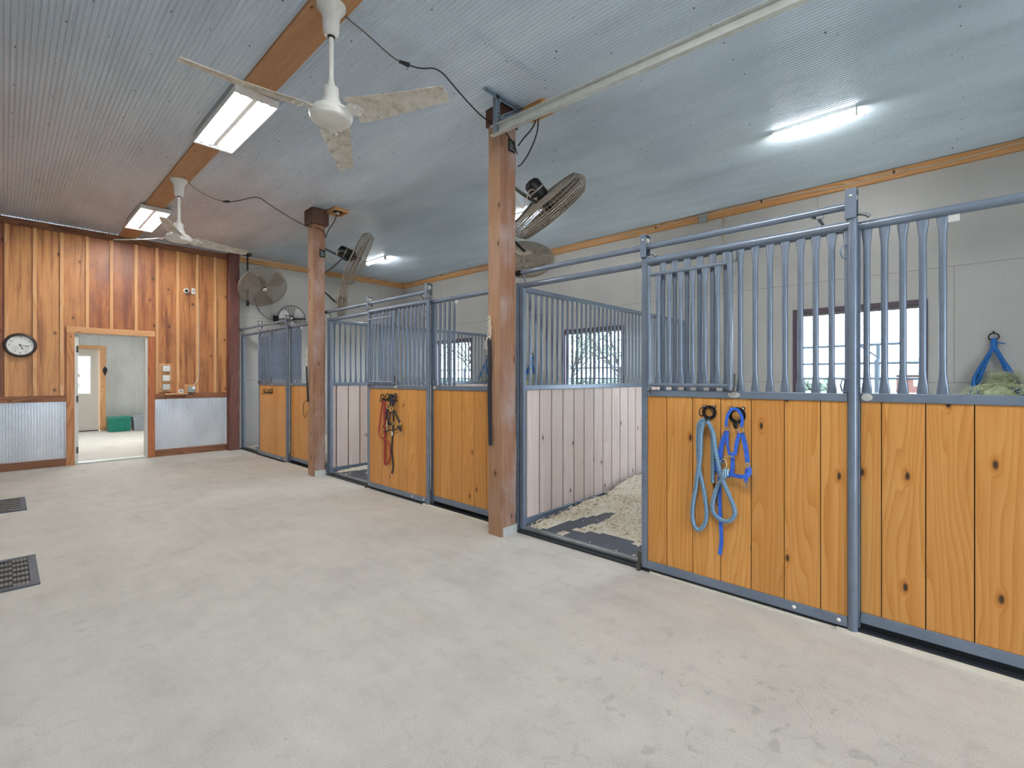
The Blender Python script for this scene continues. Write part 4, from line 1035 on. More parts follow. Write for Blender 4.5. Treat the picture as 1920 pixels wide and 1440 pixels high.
strip(0.93, 'lit strip light on the ceiling above the nearest stall')
strip(4.60, 'lit strip light above the middle stall, half hidden by the post')
strip(8.26, 'lit strip light above the farthest stall, behind a round fan')
t = thing('tack_room_light', 'ceiling light in the room beyond the doorway', 'ceiling light', (1.9, 13.0, 2.7))
m = MB(); m.box((1.3, 12.4, 2.63), (2.5, 13.6, 2.675)); m.build('housing', M['white_paint'], t)
m = MB(); m.box((1.33, 12.43, 2.615), (2.47, 13.57, 2.63)); m.build('diffuser', emit('tack_room_diffuser', (0.98, 1, 0.97, 1), 19), t)

# ------------------------------------------------------------------ overhead steel rail and its slotted-angle hanger
t = thing('ceiling_rail', 'long steel rail hung below the ceiling in front of the stalls', 'rail', (2.8, 1.5, 3.4))
a, b = Vector((2.755, 2.80, 3.345)), Vector((2.985, -0.9, 3.345)); d = (b - a).normalized(); s_ = Vector((d.y, -d.x, 0))
m = MB()
m.sweep([a, b], [(0.0, -0.02), (0.0, 0.022), (0.005, 0.022), (0.005, -0.014), (0.075, -0.014), (0.075, 0.022), (0.08, 0.022), (0.08, -0.02)], False, True, (0, 0, 1), False)
m.build('channel', M['galv'], t)
def angle(mb, p, q, w, nu):
    p, q = Vector(p), Vector(q); nu = Vector(nu)
    mb.sweep([p, q], [(0, 0), (w, 0), (w, 0.004), (0.004, 0.004), (0.004, w), (0, w)], False, True, nu, False)
def holes(mb, p, q, o1, step=0.028, ax=(1, 0, 0)):
    p, q = Vector(p), Vector(q); n = int((q - p).length / step); ax = Vector(ax)
    dd = (q - p).normalized()
    for i in range(n):
        c = p + (q - p) * ((i + 0.5) / n) + Vector(o1); w = ax.cross(dd).normalized()
        mb.obox(c, dd * 0.008, w * 0.004, ax * 0.0008)
m = MB()
angle(m, (2.62, 2.735, CZ - 0.006), (3.04, 2.735, CZ - 0.006), 0.038, (0, 0, -1)); hp = m.build('ceiling_angle', M['slotted'], t)
m = MB(); angle(m, (2.745, 2.735, 3.36), (2.745, 2.735, CZ - 0.01), 0.04, (1, 0, 0)); m.build('drop_angle', M['slotted'], t)
m = MB(); angle(m, (2.775, 2.728, 3.50), (3.02, 2.728, CZ - 0.02), 0.036, (0, -1, 0)); m.build('brace_angle', M['slotted'], t)
m = MB()
holes(m, (2.62, 2.735, CZ - 0.026), (3.04, 2.735, CZ - 0.026), (0, -0.0008, 0), ax=(0, 1, 0)); holes(m, (2.765, 2.735, 3.38), (2.765, 2.735, 3.66), (0, -0.0008, 0), ax=(0, 1, 0))
holes(m, (2.79, 2.7, 3.49), (3.02, 2.7, CZ - 0.03), (0, -0.01, 0), ax=(0, 1, 0))
m.build('slots', M['hole'], t)

# ------------------------------------------------------------------ ceiling outlet boxes by the posts
def outlet(x0, y0, x1, y1, zb, label, cords, post_t):
    t = thing('ceiling_outlet_box', label, 'outlet box', ((x0 + x1) / 2, (y0 + y1) / 2, CZ), None, 'wooden outlet boxes on the ceiling')
    m = MB(); w = 0.022; zt = CZ - 0.004
    m.box((x0, y0, zb), (x1, y0 + w, zt), 0); m.box((x0, y1 - w, zb), (x1, y1, zt), 0); m.box((x0, y0 + w, zb), (x0 + w, y1 - w, zt), 1); m.box((x1 - w, y0 + w, zb), (x1, y1 - w, zt), 1)
    m.build('wood_frame', M['fir'], t, bevel=0.002)
    xc, yc = (x0 + x1) / 2, (y0 + y1) / 2
    m = MB(); m.box((xc - 0.05, yc - 0.035, zb + 0.015), (xc + 0.05, yc + 0.035, zt)); m.build('junction_box', M['hole'], t)
    m = MB(); m.box((xc - 0.02, yc - 0.02, zb - 0.012), (xc + 0.02, yc + 0.02, zb + 0.015)); m.build('plug', M['rope_white'], t)
    for c in cords:
        m = MB(); m.tube(smooth(c), 0.0065, 6); m.build('cord', M['cord_black'], t)
outlet(3.045, 2.50, 3.20, 2.73, 3.605, 'wooden outlet box on the ceiling beside the nearest timber post',
       [[(3.12, 2.62, 3.60), (3.13, 2.66, 3.52), (3.09, 2.74, 3.44), (3.07, 2.79, 3.38)], [(3.13, 2.61, 3.60), (3.16, 2.64, 3.48), (3.14, 2.72, 3.32), (3.10, 2.78, 3.22), (3.068, 2.79, 3.20)]], None)
outlet(3.06, 6.14, 3.27, 6.40, 3.635, 'wooden outlet box on the ceiling beside the capped timber post',
       [[(3.16, 6.27, 3.63), (3.14, 6.31, 3.52), (3.08, 6.38, 3.40), (3.064, 6.42, 3.30)]], None)

# ------------------------------------------------------------------ round stall fans
def drum_fan(c, n, d, label, spin=0.0, dark=False, bright=False, motor=True, depth=0.21, group='round stall fans'):
    rot = frame_to(n); t = thing('round_fan', label, 'fan', c, rot, group)
    r = d / 2; wire = M['cage_dark'] if dark else M['cage']
    for nm, sg in (('front_grille', 1), ('back_grille', -1)):
        m = MB(); hz = depth / 2 * sg
        zf = lambda q: hz * (1 - 0.25 * (q / r) ** 2) if q < r * 0.9 else hz * 0.75 * (1 - (q - r * 0.9) / (r * 0.1)) + 0.02 * sg * ((q - r * 0.9) / (r * 0.1))
        nr = (24 if sg > 0 else 17) if not dark else 8
        for k in range(nr):
            q = r * (0.16 + 0.84 * k / (nr - 1))
            m.ring((0, 0, zf(q)), q, 0.0026 if not dark else 0.0016, (0, 0, 1), 40, 4)
        nk = 24 if dark else 66
        for k in range(nk):
            a = 2 * math.pi * k / nk
            m.tube([(math.cos(a) * q, math.sin(a) * q, zf(q)) for q in (r * 0.14, r * 0.5, r * 0.88, r * 0.96, r)], 0.0024 if not dark else 0.0015, 4)
        m.build(nm, wire, t, local=True)
    m = MB(); m.ring((0, 0, 0), r, 0.007, (0, 0, 1), 48, 6); m.ring((0, 0, 0.02), r, 0.004, (0, 0, 1), 48, 6); m.ring((0, 0, -0.02), r, 0.004, (0, 0, 1), 48, 6); m.build('rim', wire, t, local=True)
    m = MB(); m.lathe([(0.0, 0.012), (r * 0.1, 0.010), (r * 0.1, 0.0)], (0, 0, depth / 2), (0, 0, 1), 20); m.build('badge', M['zinc'], t, local=True)
    m = MB(); m.lathe([(0.045, -0.05), (0.05, 0.03), (0.02, 0.045)], (0, 0, 0), (0, 0, 1), 16); m.build('hub', M['black'], t, local=True)
    for k in range(3):
        m = MB(); a0 = spin + 2 * math.pi * k / 3; V = []; F = []
        for i, q in enumerate((0.12, 0.35, 0.6, 0.84, 0.92)):
            for j in range(5):
                w = (-0.5 + j / 4) * (0.55 + 0.55 * math.sin(q * 2.6)); aa = a0 + w + 0.25 * q
                V.append((math.cos(aa) * q * r, math.sin(aa) * q * r, 0.055 * (j / 4 - 0.5) * 1.3))
        for i in range(4):
            for j in range(4): F.append((i * 5 + j, i * 5 + j + 1, i * 5 + j + 6, i * 5 + j + 5))
        nb = len(V); V += [(p[0], p[1], p[2] - 0.003) for p in V]; F += [tuple(nb + q for q in f[::-1]) for f in F]
        m.add(V, F, None, 0, True)
        m.build('blade', M['fanblade_bright'] if bright else M['fanblade'], t, local=True)
    if motor:
        s = min(1, d / 0.8)
        m = MB(); m.lathe([(0.0, -0.30 * s), (0.055 * s, -0.29 * s), (0.078 * s, -0.26 * s), (0.082 * s, -0.10 * s), (0.07 * s, -0.06 * s), (0.05 * s, -0.05)], (0, 0, 0), (0, 0, 1), 24); mo = m.build('motor', M['black'], t, local=True)
        m = MB(); m.lathe([(0.084 * s, -0.20 * s), (0.084 * s, -0.185 * s)], (0, 0, 0), (0, 0, 1), 24); m.build('motor_band', M['cage'], mo, local=True)
    return t
def wpart(t, name, mat, fn):
    m = MB(); fn(m); m.build(name, mat, t)
F1n = (0.67, -0.235, -0.70)
def post_fans(px0, py0, hi, lo, lon, l1, l2, sp, lod, F1n):
    c = Vector(hi); n = Vector(F1n).normalized()
    t = drum_fan(c, n, 0.84, l1, sp)
    back = c - n * 0.16
    def arm(m):
        m.tube(smooth([(px0, py0, hi[2] + 0.06), (px0 + 0.2, py0 - 0.01, hi[2] - 0.0), back + Vector((0, 0, -0.1))], 1), 0.016, 8)
        m.tube([(px0, py0, hi[2] - 0.32), (px0 + 0.14, py0, hi[2] - 0.20), (px0 + 0.30, py0 - 0.0, hi[2] - 0.03)], 0.011, 8)
        m.box((px0 - 0.002, py0 - 0.04, hi[2] - 0.36), (px0 + 0.008, py0 + 0.04, hi[2] + 0.1))
        m.obox(back + Vector((0, 0, -0.06)), (0.05, 0, 0), (0, 0.025, 0), (0, 0, 0.045))
    wpart(t, 'mount_arm', M['hinge'], arm)
    def cord(m):
        m.tube(smooth([(px0 + 0.004, py0 - 0.03, hi[2] + 0.03), (px0 + 0.08, py0 - 0.05, hi[2] - 0.16), (px0 + 0.16, py0 - 0.05, hi[2] - 0.10), (px0 + 0.2, py0 - 0.04, hi[2] + 0.06), back + Vector((-0.02, 0, 0.02))]), 0.005, 6)
    wpart(t, 'power_cord', M['conduit'], cord)
    c2 = Vector(lo); n2 = Vector(lon).normalized()
    t = drum_fan(c2, n2, lod, l2, sp + 0.5, depth=0.15, motor=False)
    m = MB(); m.lathe([(0.085, -0.075), (0.085, -0.10), (0.07, -0.105), (0.03, -0.105), (0.028, -0.115), (0.0, -0.115)], (0, 0, 0), (0, 0, 1), 24); m.build('motor', M['cage'], t, local=True)
    b2 = c2 - n2 * 0.13
    def arm2(m):
        m.tube([(px0, py0 + 0.05, lo[2] + 0.10), b2 + Vector((0.02, 0, -0.05))], 0.013, 8)
        m.box((px0 - 0.002, py0 + 0.02, lo[2] + 0.02), (px0 + 0.008, py0 + 0.075, lo[2] + 0.17))
    wpart(t, 'mount_arm', M['black'], arm2)
post_fans(3.062, 2.88, (3.60, 2.875, 3.01), (3.565, 3.16, 2.545), (0.49, 0.457, -0.74), 'large dusty round fan tilted down over the nearest stall', 'smaller round fan below the large one on the roped post', 0.3, 0.60, F1n)
post_fans(3.060, 6.49, (3.60, 6.50, 3.12), (3.46, 6.68, 2.52), (0.88, -0.46, -0.08), 'large dusty round fan seen edge-on beside the capped post', 'small round fan below the edge-on fan at the capped post', 1.0, 0.56, (0.84, -0.36, -0.40))
t = drum_fan((3.355, 9.58, 3.075), (0.01, -0.82, -0.69), 0.84, 'large dusty round fan facing the aisle by the grey end wall', 0.55, motor=True, group='round stall fans')
wpart(t, 'hanging_pole', M['black'], lambda m: (m.tube([(3.13, 9.72, CZ - 0.03), (3.13, 9.72, 2.86)], 0.017, 10), m.box((3.08, 9.66, CZ - 0.034), (3.18, 9.78, CZ - 0.006)), m.tube([(3.13, 9.72, 3.14), (3.50, 9.68, 3.14)], 0.014, 8), m.box((3.105, 9.70, 2.70), (3.155, 9.74, 2.80)), m.box((3.115, 9.715, 2.80), (3.145, 9.725, 2.86))))
wpart(t, 'power_cord', M['cord_black'], lambda m: m.tube(smooth([(3.24, 9.70, 2.86), (3.33, 9.80, 2.68), (3.50, 9.95, 2.56), (3.68, 9.96, 2.51), (3.74, 9.96, 2.52)]), 0.006, 6))
t = drum_fan((3.94, 9.72, 2.545), (-0.42, -0.90, -0.12), 0.50, 'small black round fan with bright blades above the farthest stall door', 2.5, dark=True, bright=True, motor=True, depth=0.13)
wpart(t, 'yoke', M['black'], lambda m: (m.tube(smooth([Vector((3.94, 9.72, 2.545)) + Vector((-0.24, 0.10, 0.0)), Vector((3.72, 9.96, 2.52)), Vector((3.74, 9.99, 2.52))], 1), 0.014, 8), m.tube([(3.71, 9.83, 2.545), (3.94, 9.78, 2.53), (4.18, 9.62, 2.545)], 0.016, 8), m.box((3.69, 9.975, 2.44), (3.79, 9.998, 2.60))))

# ------------------------------------------------------------------ cable and box along the back wall
t = thing('wall_cable', 'tan cable clipped along the top of the grey back wall', 'cable', (XB - 0.05, 4, 3.6))
xw = XB - 0.047
cb = [(9.85, 3.63), (8.47, 3.66), (7.04, 3.60), (5.09, 3.60), (3.774, 3.625), (2.75, 3.635), (2.41, 3.642), (1.834, 3.648), (1.407, 3.642), (0.95, 3.60), (0.488, 3.632), (0.1, 3.60), (-0.2, 3.615), (-0.5, 3.64), (-1.2, 3.61), (-2.5, 3.63)]
m = MB(); m.tube(smooth([(xw, y, z) for y, z in cb]), 0.009, 8); m.build('cable_run', M['conduit'], t)
m = MB()
for y in (8.47, 5.9, 3.3, 1.834, 0.488): 
    z = min(cb, key=lambda q: abs(q[0] - y))[1]; m.box((xw - 0.012, y - 0.008, z - 0.016), (xw + 0.008, y + 0.008, z + 0.016))
m.build('clips', M['black'], t)
m = MB(); m.tube([(xw + 0.03, 2.32, 3.635), (XB - 0.012, 2.318, 3.55), (XB - 0.012, 2.315, 2.45)], 0.011, 8); m.tube([(xw + 0.03, 9.82, 3.61), (XB - 0.012, 9.82, 3.54), (XB - 0.012, 9.82, 2.4)], 0.009, 8); m.build('drop_conduit', M['conduit'], t)
t = thing('junction_box', 'grey junction box at the top of the back wall', 'junction box', (XB - 0.06, 2.59, 3.6))
m = MB(); m.box((XB - 0.075, 2.535, 3.54), (XB - 0.042, 2.645, 3.655)); m.build('body', M['grey_box'], t, bevel=0.004)
m = MB(); m.box((XB - 0.079, 2.543, 3.548), (XB - 0.075, 2.637, 3.647)); m.build('cover', M['grey_box'], t)

# ------------------------------------------------------------------ things on the cedar wall
cx, cz, yw = 0.167, 1.826, YF - 0.022
t = thing('wall_clock', 'round white wall clock with a dark rim on the cedar boards', 'clock', (cx, yw, cz))
m = MB(); m.lathe([(0.172, 0), (0.176, 0.02), (0.165, 0.04), (0.148, 0.045), (0.140, 0.03), (0.139, 0.018)], (cx, yw, cz), (0, -1, 0), 48, True, False); m.build('rim', plain('bronze_rim', rgb(66, 60, 58), 0.35, 0.3), t)
m = MB(); m.lathe([(0.141, 0.012), (0.141, 0.018)], (cx, yw, cz), (0, -1, 0), 48); face = m.build('face', M['white_plastic'], t)
yf = yw - 0.0195
m = MB()
for h in range(1, 13):
    if h in (4, 8): continue
    a = R(90 - 30 * h); text_mesh(m, str(h), 0.038, (cx + 0.112 * math.cos(a), yf, cz + 0.112 * math.sin(a)), (1, 0, 0), (0, 0, 1))
m.build('numerals', plain('numeral_ink', rgb(96, 96, 96), 0.6), face)
m = MB()
for sx in (-1, 1):
    m.ring((cx + sx * 0.055, yf, cz - 0.045), 0.03, 0.0012, (0, 1, 0), 20, 4)
    m.box((cx + sx * 0.055 - 0.003, yf - 0.001, cz - 0.055), (cx + sx * 0.055 + 0.002, yf + 0.001, cz - 0.028))
m.build('small_dials', plain('dial_ink', rgb(110, 110, 108), 0.6), face)
def hand(m, ang, l, w):
    a = R(90 - ang); dx, dz = math.cos(a), math.sin(a); px_, pz_ = -dz, dx; y = yf - 0.004
    P = [(cx - dx * 0.02 + px_ * w, y, cz - dz * 0.02 + pz_ * w), (cx + dx * l * .7 + px_ * w, y, cz + dz * l * .7 + pz_ * w), (cx + dx * l * .78 + px_ * w * 3, y, cz + dz * l * .78 + pz_ * w * 3), (cx + dx * l, y, cz + dz * l), (cx + dx * l * .78 - px_ * w * 3, y, cz + dz * l * .78 - pz_ * w * 3), (cx + dx * l * .7 - px_ * w, y, cz + dz * l * .7 - pz_ * w), (cx - dx * 0.02 - px_ * w, y, cz - dz * 0.02 - pz_ * w)]
    P2 = [(p[0], p[1] - 0.002, p[2]) for p in P]; n = len(P)
    m.add(P + P2, [tuple(range(n)), tuple(range(n, 2 * n))[::-1]] + [(i, (i + 1) % n, n + (i + 1) % n, n + i) for i in range(n)])
m = MB(); hand(m, 155, 0.062, 0.003); m.build('hour_hand', M['black'], t)
m = MB(); hand(m, 97, 0.095, 0.0025); m.lathe([(0.008, 0), (0.006, 0.004)], (cx, yf - 0.004, cz), (0, -1, 0), 12); m.build('minute_hand', M['black'], t)

def elec(x, z, w=0.106, hh=0.105, y=YF - 0.05, name='cover', kids=True):
    pass
t = thing('switch_board', 'cedar board with three grey electrical boxes right of the doorway', 'switch board', (1.91, YF, 1.34))
m = MB(); m.box((1.815, YF - 0.026, 1.105), (2.005, YF - 0.0, 1.598), 2, 0.0); m.build('backing_board', M['casing'], t, bevel=0.003)
for k, z in enumerate((1.51, 1.347, 1.19)):
    m = MB(); m.box((1.86, YF - 0.066, z - 0.052), (1.968, YF - 0.026, z + 0.052)); bx = m.build('switch_box', M['grey_box'], t, bevel=0.006)
    m = MB(); m.box((1.864, YF - 0.070, z - 0.048), (1.964, YF - 0.066, z + 0.048)); m.build('cover_plate', M['white_plastic'] if k < 2 else M['galv'], bx, bevel=0.003)
    m = MB()
    if k == 0: m.box((1.908, YF - 0.078, z - 0.02), (1.92, YF - 0.07, z + 0.012))
    elif k == 1:
        m.box((1.884, YF - 0.077, z - 0.014), (1.896, YF - 0.07, z + 0.014)); m.box((1.934, YF - 0.077, z - 0.014), (1.946, YF - 0.07, z + 0.014))
    else:
        m.box((1.89, YF - 0.074, z - 0.022), (1.938, YF - 0.07, z + 0.022))
    m.build('switch', M['rope_white'], bx)
t = thing('outlet', 'grey wall outlet with a white charger plugged in, above the metal wainscot', 'outlet', (2.28, YF, 1.15))
m = MB(); m.box((2.185, YF - 0.026, 1.083), (2.352, YF - 0.0, 1.236), 0, 0.0); m.build('backing_board', M['casing'], t, bevel=0.003)
m = MB(); m.box((2.233, YF - 0.062, 1.092), (2.337, YF - 0.026, 1.198)); m.build('outlet_box', M['grey_box'], t, bevel=0.006)
m = MB(); m.box((2.29, YF - 0.10, 1.145), (2.335, YF - 0.062, 1.195)); m.build('charger', M['white_plastic'], t, bevel=0.006)
t = thing('camera_cable', 'thin white cable running down the cedar wall to the charger', 'cable', (2.40, YF - 0.03, 2))
m = MB(); m.tube(smooth([(2.312, YF - 0.085, 1.195), (2.33, YF - 0.06, 1.25), (2.395, YF - 0.03, 1.32), (2.409, YF - 0.012, 1.45), (2.409, YF - 0.012, 1.6), (2.409, YF - 0.012, 2.6), (2.405, YF - 0.012, 2.80), (2.35, YF - 0.03, 2.88)], 2), 0.005, 6); m.build('cable_run', M['rope_white'], t)
t = thing('wall_camera', 'small white camera high on the cedar wall', 'camera', (2.22, YF, 2.9))
m = MB(); m.lathe([(0.04, 0), (0.045, 0.02), (0.042, 0.055), (0.03, 0.06)], (2.219, YF - 0.001, 2.898), (-0.15, -1, -0.1), 20); m.build('body', M['white_plastic'], t)
m = MB(); m.lathe([(0.030, 0.058), (0.024, 0.066)], (2.219, YF - 0.001, 2.898), (-0.15, -1, -0.1), 20); m.build('lens', M['black'], t)
t = thing('wall_socket', 'small white socket plate beside the wall camera', 'socket', (2.322, YF, 2.9))
m = MB(); m.box((2.296, YF - 0.018, 2.855), (2.352, YF - 0.001, 2.955)); m.build('plate', M['white_plastic'], t, bevel=0.004)
m = MB(); m.box((2.312, YF - 0.024, 2.878), (2.336, YF - 0.018, 2.93)); m.build('plug', M['grey_box'], t)
t = thing('wall_shelf', 'little cedar shelf on the chair rail beside the doorway', 'shelf', (2.04, YF, 1.05))
m = MB(); m.box((1.885, YF - 0.13, 1.058), (2.212, YF - 0.035, 1.082), 0, 0.0); m.build('board', M['casing'], t, bevel=0.003)
for x in (1.90, 2.185):
    m = MB(); m.prism([(0, 0), (-0.085, 0), (0, -0.075)], (x, YF - 0.035, 1.058), (0, 1, 0), (0, 0, 1), (0.015, 0, 0)); m.build('bracket', M['trim_wood'], t)
t = thing('thermometer', 'small square white thermometer standing on the cedar shelf', 'thermometer', (2.122, YF - 0.08, 1.082))
m = MB(); m.box((2.088, YF - 0.092, 1.082), (2.158, YF - 0.072, 1.150)); m.build('case', M['white_plastic'], t, bevel=0.004)
m = MB(); m.box((2.103, YF - 0.0935, 1.098), (2.143, YF - 0.092, 1.136)); m.build('screen', M['grey_box'], t)

# ------------------------------------------------------------------ floor grates
def grate(y0, y1, label):
    x0, x1 = -0.55, 0.165; t = thing('floor_grate', label, 'floor grate', ((x0 + x1) / 2, (y0 + y1) / 2, 0), None, 'black grates in the floor')
    m = MB(); w = 0.045
    m.box((x0, y0, 0.0), (x1, y0 + w, 0.012)); m.box((x0, y1 - w, 0), (x1, y1, 0.012)); m.box((x0, y0 + w, 0), (x0 + w, y1 - w, 0.012)); m.box((x1 - w, y0 + w, 0), (x1, y1 - w, 0.012)); m.build('frame', M['rubber'], t, bevel=0.002)
    m = MB(); m.box((x0 + w, y0 + w, 0.0), (x1 - w, y1 - w, 0.003)); m.build('tray', M['hole'], t)
    m = MB(); m2 = MB(); c = 0.0195; nx = int((x1 - x0 - 2 * w) / c); ny = int((y1 - y0 - 2 * w) / c)
    for i in range(nx):
        for j in range(ny):
            bx_, by_ = i // 4, j // 3
            x = x0 + w + c * (i + 0.5); y = y0 + w + c * (j + 0.5)
            if (bx_ + by_) % 2 == 0: m.box((x - 0.0065, y - 0.0082, 0.003), (x + 0.0065, y + 0.0082, 0.010))
            else: m2.box((x - 0.0082, y - 0.0042, 0.003), (x + 0.0082, y + 0.0042, 0.011))
    m.build('lattice', M['strap_black'], t); m2.build('pale_ribs', M['rib'], t)
grate(4.37, 5.11, 'black lattice floor grate nearest the camera')
grate(6.93, 7.66, 'black lattice floor grate nearer the clock wall')

# ------------------------------------------------------------------ next room: totes, hanging things
def tote(c, ang, w, d, hgt, mat, label):
    t = thing('storage_tote', label, 'storage tote', (*c, 0), Matrix.Rotation(R(ang), 3, 'Z'), 'plastic totes in the next room')
    m = MB(); b = 0.90
    def ringv(s, z): return [(-w / 2 * s, -d / 2 * s, z), (w / 2 * s, -d / 2 * s, z), (w / 2 * s, d / 2 * s, z), (-w / 2 * s, d / 2 * s, z)]
    lv = [(b, 0.0), (0.94, hgt * 0.72), (0.97, hgt * 0.74), (0.98, hgt * 0.93)]
    V = []
    for s, z in lv: V += ringv(s, z)
    F = [(3, 2, 1, 0)]
    for k in range(len(lv) - 1):
        for i in range(4): F.append((k * 4 + i, k * 4 + (i + 1) % 4, k * 4 + 4 + (i + 1) % 4, k * 4 + 4 + i))
    F.append((12, 13, 14, 15)); m.add(V, F)
    for x in (-0.28, 0.0, 0.28): m.box((x * w - 0.012, -d / 2 * 0.95, 0.02), (x * w + 0.012, -d / 2 * 0.80, hgt * 0.7))
    m.build('tub', mat, t, local=True, bevel=0.012)
    m = MB(); m.box((-w / 2, -d / 2, hgt * 0.93), (w / 2, d / 2, hgt * 0.97)); m.box((-w / 2 * .9, -d / 2 * .88, hgt * 0.97), (w / 2 * .9, d / 2 * .88, hgt)); m.build('lid', mat, t, local=True, bevel=0.008)
    m = MB(); m.box((-0.09, -d / 2 - 0.012, hgt * 0.80), (0.09, -d / 2 * 0.98, hgt * 0.93)); m.build('handle', mat, t, local=True, bevel=0.008)
tote((1.985, 15.48), 0, 0.46, 0.40, 0.38, M['tote_green'], 'green plastic storage tote beyond the doorway')
tote((2.53, 15.52), 0, 0.56, 0.40, 0.37, M['tote_grey'], 'grey plastic storage tote beyond the doorway')
t = thing('hanging_strap_bundle', 'dark bundle of straps hung on the casing of the far door', 'strap bundle', (1.78, Y2 - 0.04, 1.6))
m = MB(); m.cyl((1.775, Y2 - 0.03, 1.63), (1.775, Y2 - 0.07, 1.63), 0.006, 8); m.build('peg', M['hinge'], t)
m = MB()
R0 = random.Random(5)
for k in range(5): m.tube(smooth([(1.775, Y2 - 0.06, 1.635), (1.735 + 0.012 * k, Y2 - 0.055, 1.56 + 0.03 * math.sin(k)), (1.75 + R0.uniform(-.02, .02), Y2 - 0.05, 1.46 - 0.02 * k), (1.79 + 0.01 * k, Y2 - 0.05, 1.56), (1.775, Y2 - 0.06, 1.635)]), 0.008, 6)
m.build('straps', M['cord_black'], t)
t = thing('window_ornament', 'slim hanging ornament with green rings in the far door window', 'ornament', (1.30, Y2 - 0.01, 1.9))
m = MB(); m.cyl((1.27, Y2 - 0.006, 1.88), (1.27, Y2 - 0.006, 1.0), 0.004, 6); m.build('cord', M['conduit'], t)
m = MB(); m.box((1.243, Y2 - 0.012, 1.36), (1.30, Y2 - 0.008, 1.45)); m.build('card', plain('orange_card', rgb(222, 168, 130), 0.6), t)
for z in (1.55, 1.18):
    m = MB(); m.ring((1.27, Y2 - 0.012, z), 0.035, 0.008, (0, 1, 0), 16); m.build('ring', plain('green_ring', rgb(96, 140, 104), 0.6), t)

# ------------------------------------------------------------------ outside, seen through the stall windows
def gz(x): return -0.12 - 0.0075 * max(0, x - 8)
m = MB()
gp = []; gxs = [XB + 0.15, 8, 12, 20, 35, 60, 100, 160]; gys = [-60, -20, -5, 5, 15, 40, 90, 160]
for x in gxs:
    for y in gys: gp.append((x, y, gz(x)))
m.add(gp, [(i * 8 + j, (i + 1) * 8 + j, (i + 1) * 8 + j + 1, i * 8 + j + 1) for i in range(7) for j in range(7)])
struct(m.build('ground_lawn', M['lawn']))
m = MB(); m.box((-30, YR - 25, -0.14), (20, YR - 0.15, -0.10)); struct(m.build('ground_yard', M['concrete']))
m = MB(); m.box((-6, Y2 + 0.1, -0.12), (10, Y2 + 20, -0.02)); struct(m.build('ground_path', M['concrete']))
t = thing('pipe_fence', 'slate pipe fence outside the stall windows', 'fence', (10, 4, gz(10)))
for z in (1.60, 1.34, 1.05, 0.72):
    m = MB(); m.tube([(10, -3, z), (10, 16, z)], 0.022, 8); m.build('rail', M['fence'], t)
for y in (0.95, 4.4, 7.9, 11.4, -2.4):
    m = MB(); m.tube([(10, y, gz(10)), (10, y, 1.66)], 0.035, 8); m.build('fence_post', M['fence'], t)
t = thing('gate_frame', 'tall pipe frame rising above the fence outside', 'gate frame', (10.2, 3, gz(10)))
m = MB(); m.tube([(10.2, 0.62, 1.93), (10.2, 3.4, 1.90)], 0.024, 8); m.tube([(10.2, 0.95, 1.70), (10.2, 1.2, 1.91)], 0.016, 8); m.build('top_pipe', M['fence'], t)
for y in (0.95, 3.35):
    m = MB(); m.tube([(10.2, y, gz(10)), (10.2, y, 1.91)], 0.03, 8); m.build('upright', M['fence'], t)
def tree(x, y, h, w, seed, label, n=900, bare_=0.28):
    t = thing('tree', label, 'tree', (x, y, gz(x)), None, 'trees outside the stall windows'); R0 = random.Random(seed); z0 = gz(x)
    m = MB(); m.tube([(x, y, z0), (x + .05, y - 0.05, z0 + h * 0.35)], 0.09 * h / 4, 8, scl=[1.2, .8]); tips = []
    for k in range(9):
        a = R0.uniform(0, 6.28); e = Vector((x + math.cos(a) * w * R0.uniform(.3, .5), y + math.sin(a) * w * R0.uniform(.3, .5), z0 + h * R0.uniform(.55, .95)))
        s0 = Vector((x + .05, y - .05, z0 + h * R0.uniform(.2, .35))); mid = (s0 + e) / 2 + Vector((R0.uniform(-.1, .1), R0.uniform(-.1, .1), .15))
        m.tube(smooth([s0, mid, e], 2), 0.035 * h / 4, 5, scl=None); tips += [e, mid]
    m.build('trunk', M['bark'], t)
    m = MB()
    for k in range(n):
        c = R0.choice(tips) + Vector((R0.gauss(0, w * .16), R0.gauss(0, w * .16), R0.gauss(0, h * .09)))
        if c.z < z0 + 0.3: continue
        u = Vector((R0.uniform(-1, 1), R0.uniform(-1, 1), R0.uniform(-1, 1))).normalized() * 0.06 * h / 4; v = u.orthogonal() * 0.8
        m.add([c - u, c - v * .6, c + u, c + v * .6], [(0, 1, 2, 3)])
    m.build('foliage', M['leafy'], t)
tree(40, 10.2, 4.3, 4.2, 1, 'small sparse tree beyond the fence, seen in the nearest window', 700)
tree(30, 17.5, 6.5, 6, 2, 'leafy tree beyond the fence, left side of the middle window', 2600)
tree(34, 24.5, 7.5, 7, 3, 'leafy tree filling the middle window beyond the fence', 3000)
tree(24, 26.0, 6, 6, 4, 'leafy tree beyond the fence, seen in the farthest window', 2000)
m = MB(); R0 = random.Random(9)
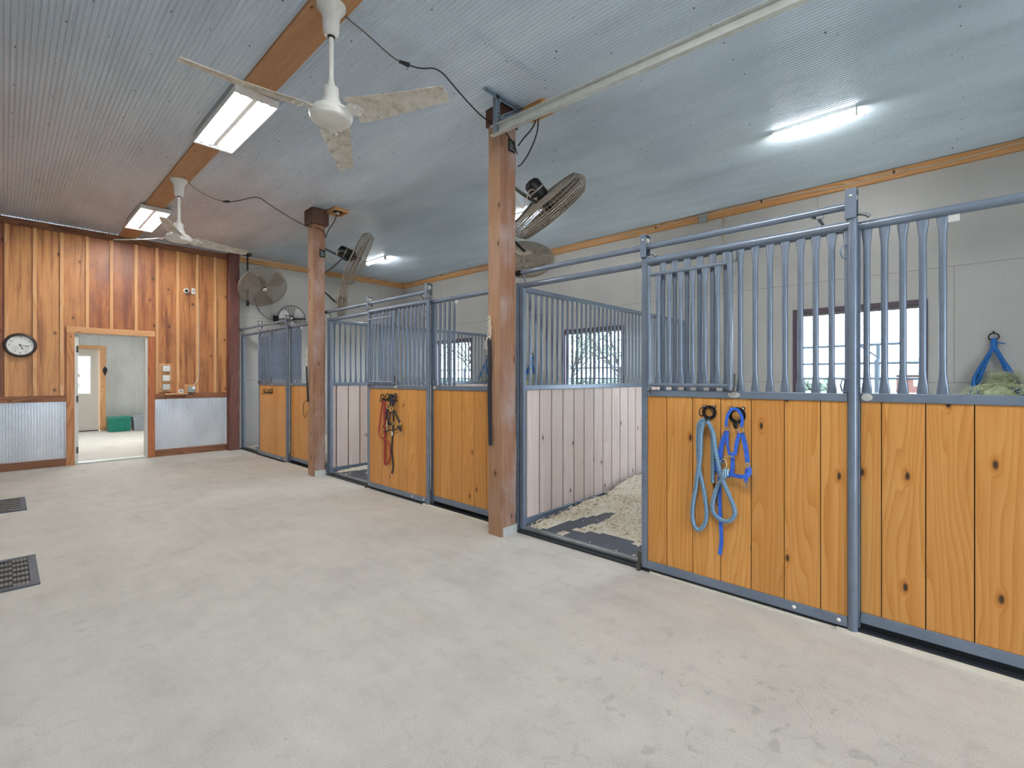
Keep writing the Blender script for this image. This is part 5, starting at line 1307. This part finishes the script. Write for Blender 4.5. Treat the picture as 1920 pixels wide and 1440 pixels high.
for k in range(2600):
    c = Vector((88 + R0.uniform(-2, 2), R0.uniform(14, 120), gz(88) + R0.uniform(0, 1.7)))
    u = Vector((R0.uniform(-1, 1), R0.uniform(-1, 1), R0.uniform(-1, 1))).normalized() * 0.4; v = u.orthogonal()
    m.add([c - u, c - v, c + u, c + v], [(0, 1, 2, 3)])
ob = m.build('hedgerow', M['leafy'], kind='stuff'); tag(ob, 'distant green hedgerow along the field edge', 'hedge')
t = thing('house', 'distant brick house with a grey hipped roof', 'house', (92, 2, gz(92)))
zb, ze = gz(92), 1.72
m = MB(); m.box((86, -12, zb), (98, 6.0, ze)); m.build('wall', M['brick'], t)
m = MB(); e = 0.7
m.add([(86 - e, -12 - e, ze), (98 + e, -12 - e, ze), (98 + e, 6 + e, ze), (86 - e, 6 + e, ze), (92, -6, ze + 5.2), (92, 0.5, ze + 5.2)], [(0, 3, 5, 4), (1, 4, 5, 2), (0, 4, 1), (3, 2, 5), (0, 1, 2, 3)]); m.build('roof', M['roofing'], t)
for y in (3.6, 0.8):
    m = MB(); m.box((85.95, y - 0.5, 0.2), (86, y + 0.5, 1.4)); m.build('window', M['white_paint'], t)

# ------------------------------------------------------------------ world, camera, view
w = bpy.data.worlds.new('World'); SC.world = w; w.use_nodes = True
bg = w.node_tree.nodes['Background']; bg.inputs[0].default_value = (0.72, 0.86, 1.0, 1); bg.inputs[1].default_value = 14.0
cam = bpy.data.cameras.new('Camera'); co = bpy.data.objects.new('Camera', cam); COL.objects.link(co)
cam.sensor_width = 36; cam.lens = 889 / 1920 * 36; cam.shift_y = -11.5 / 1920; cam.clip_start = 0.05; cam.clip_end = 500
co.location = (0, 0, 1.35); co.rotation_euler = (R(90), 0, R(-47)); SC.camera = co
vs = SC.view_settings; vs.view_transform = 'Standard'; vs.look = 'None'; vs.exposure = 0.3; vs.gamma = 1.0
try: vs.use_curve_mapping = False
except Exception: pass
SC.cycles.use_denoising = True
SC.cycles.max_bounces = 7; SC.cycles.diffuse_bounces = 4; SC.cycles.glossy_bounces = 3
SC.cycles.adaptive_threshold = 0.02
SC.cycles.sample_clamp_indirect = 8
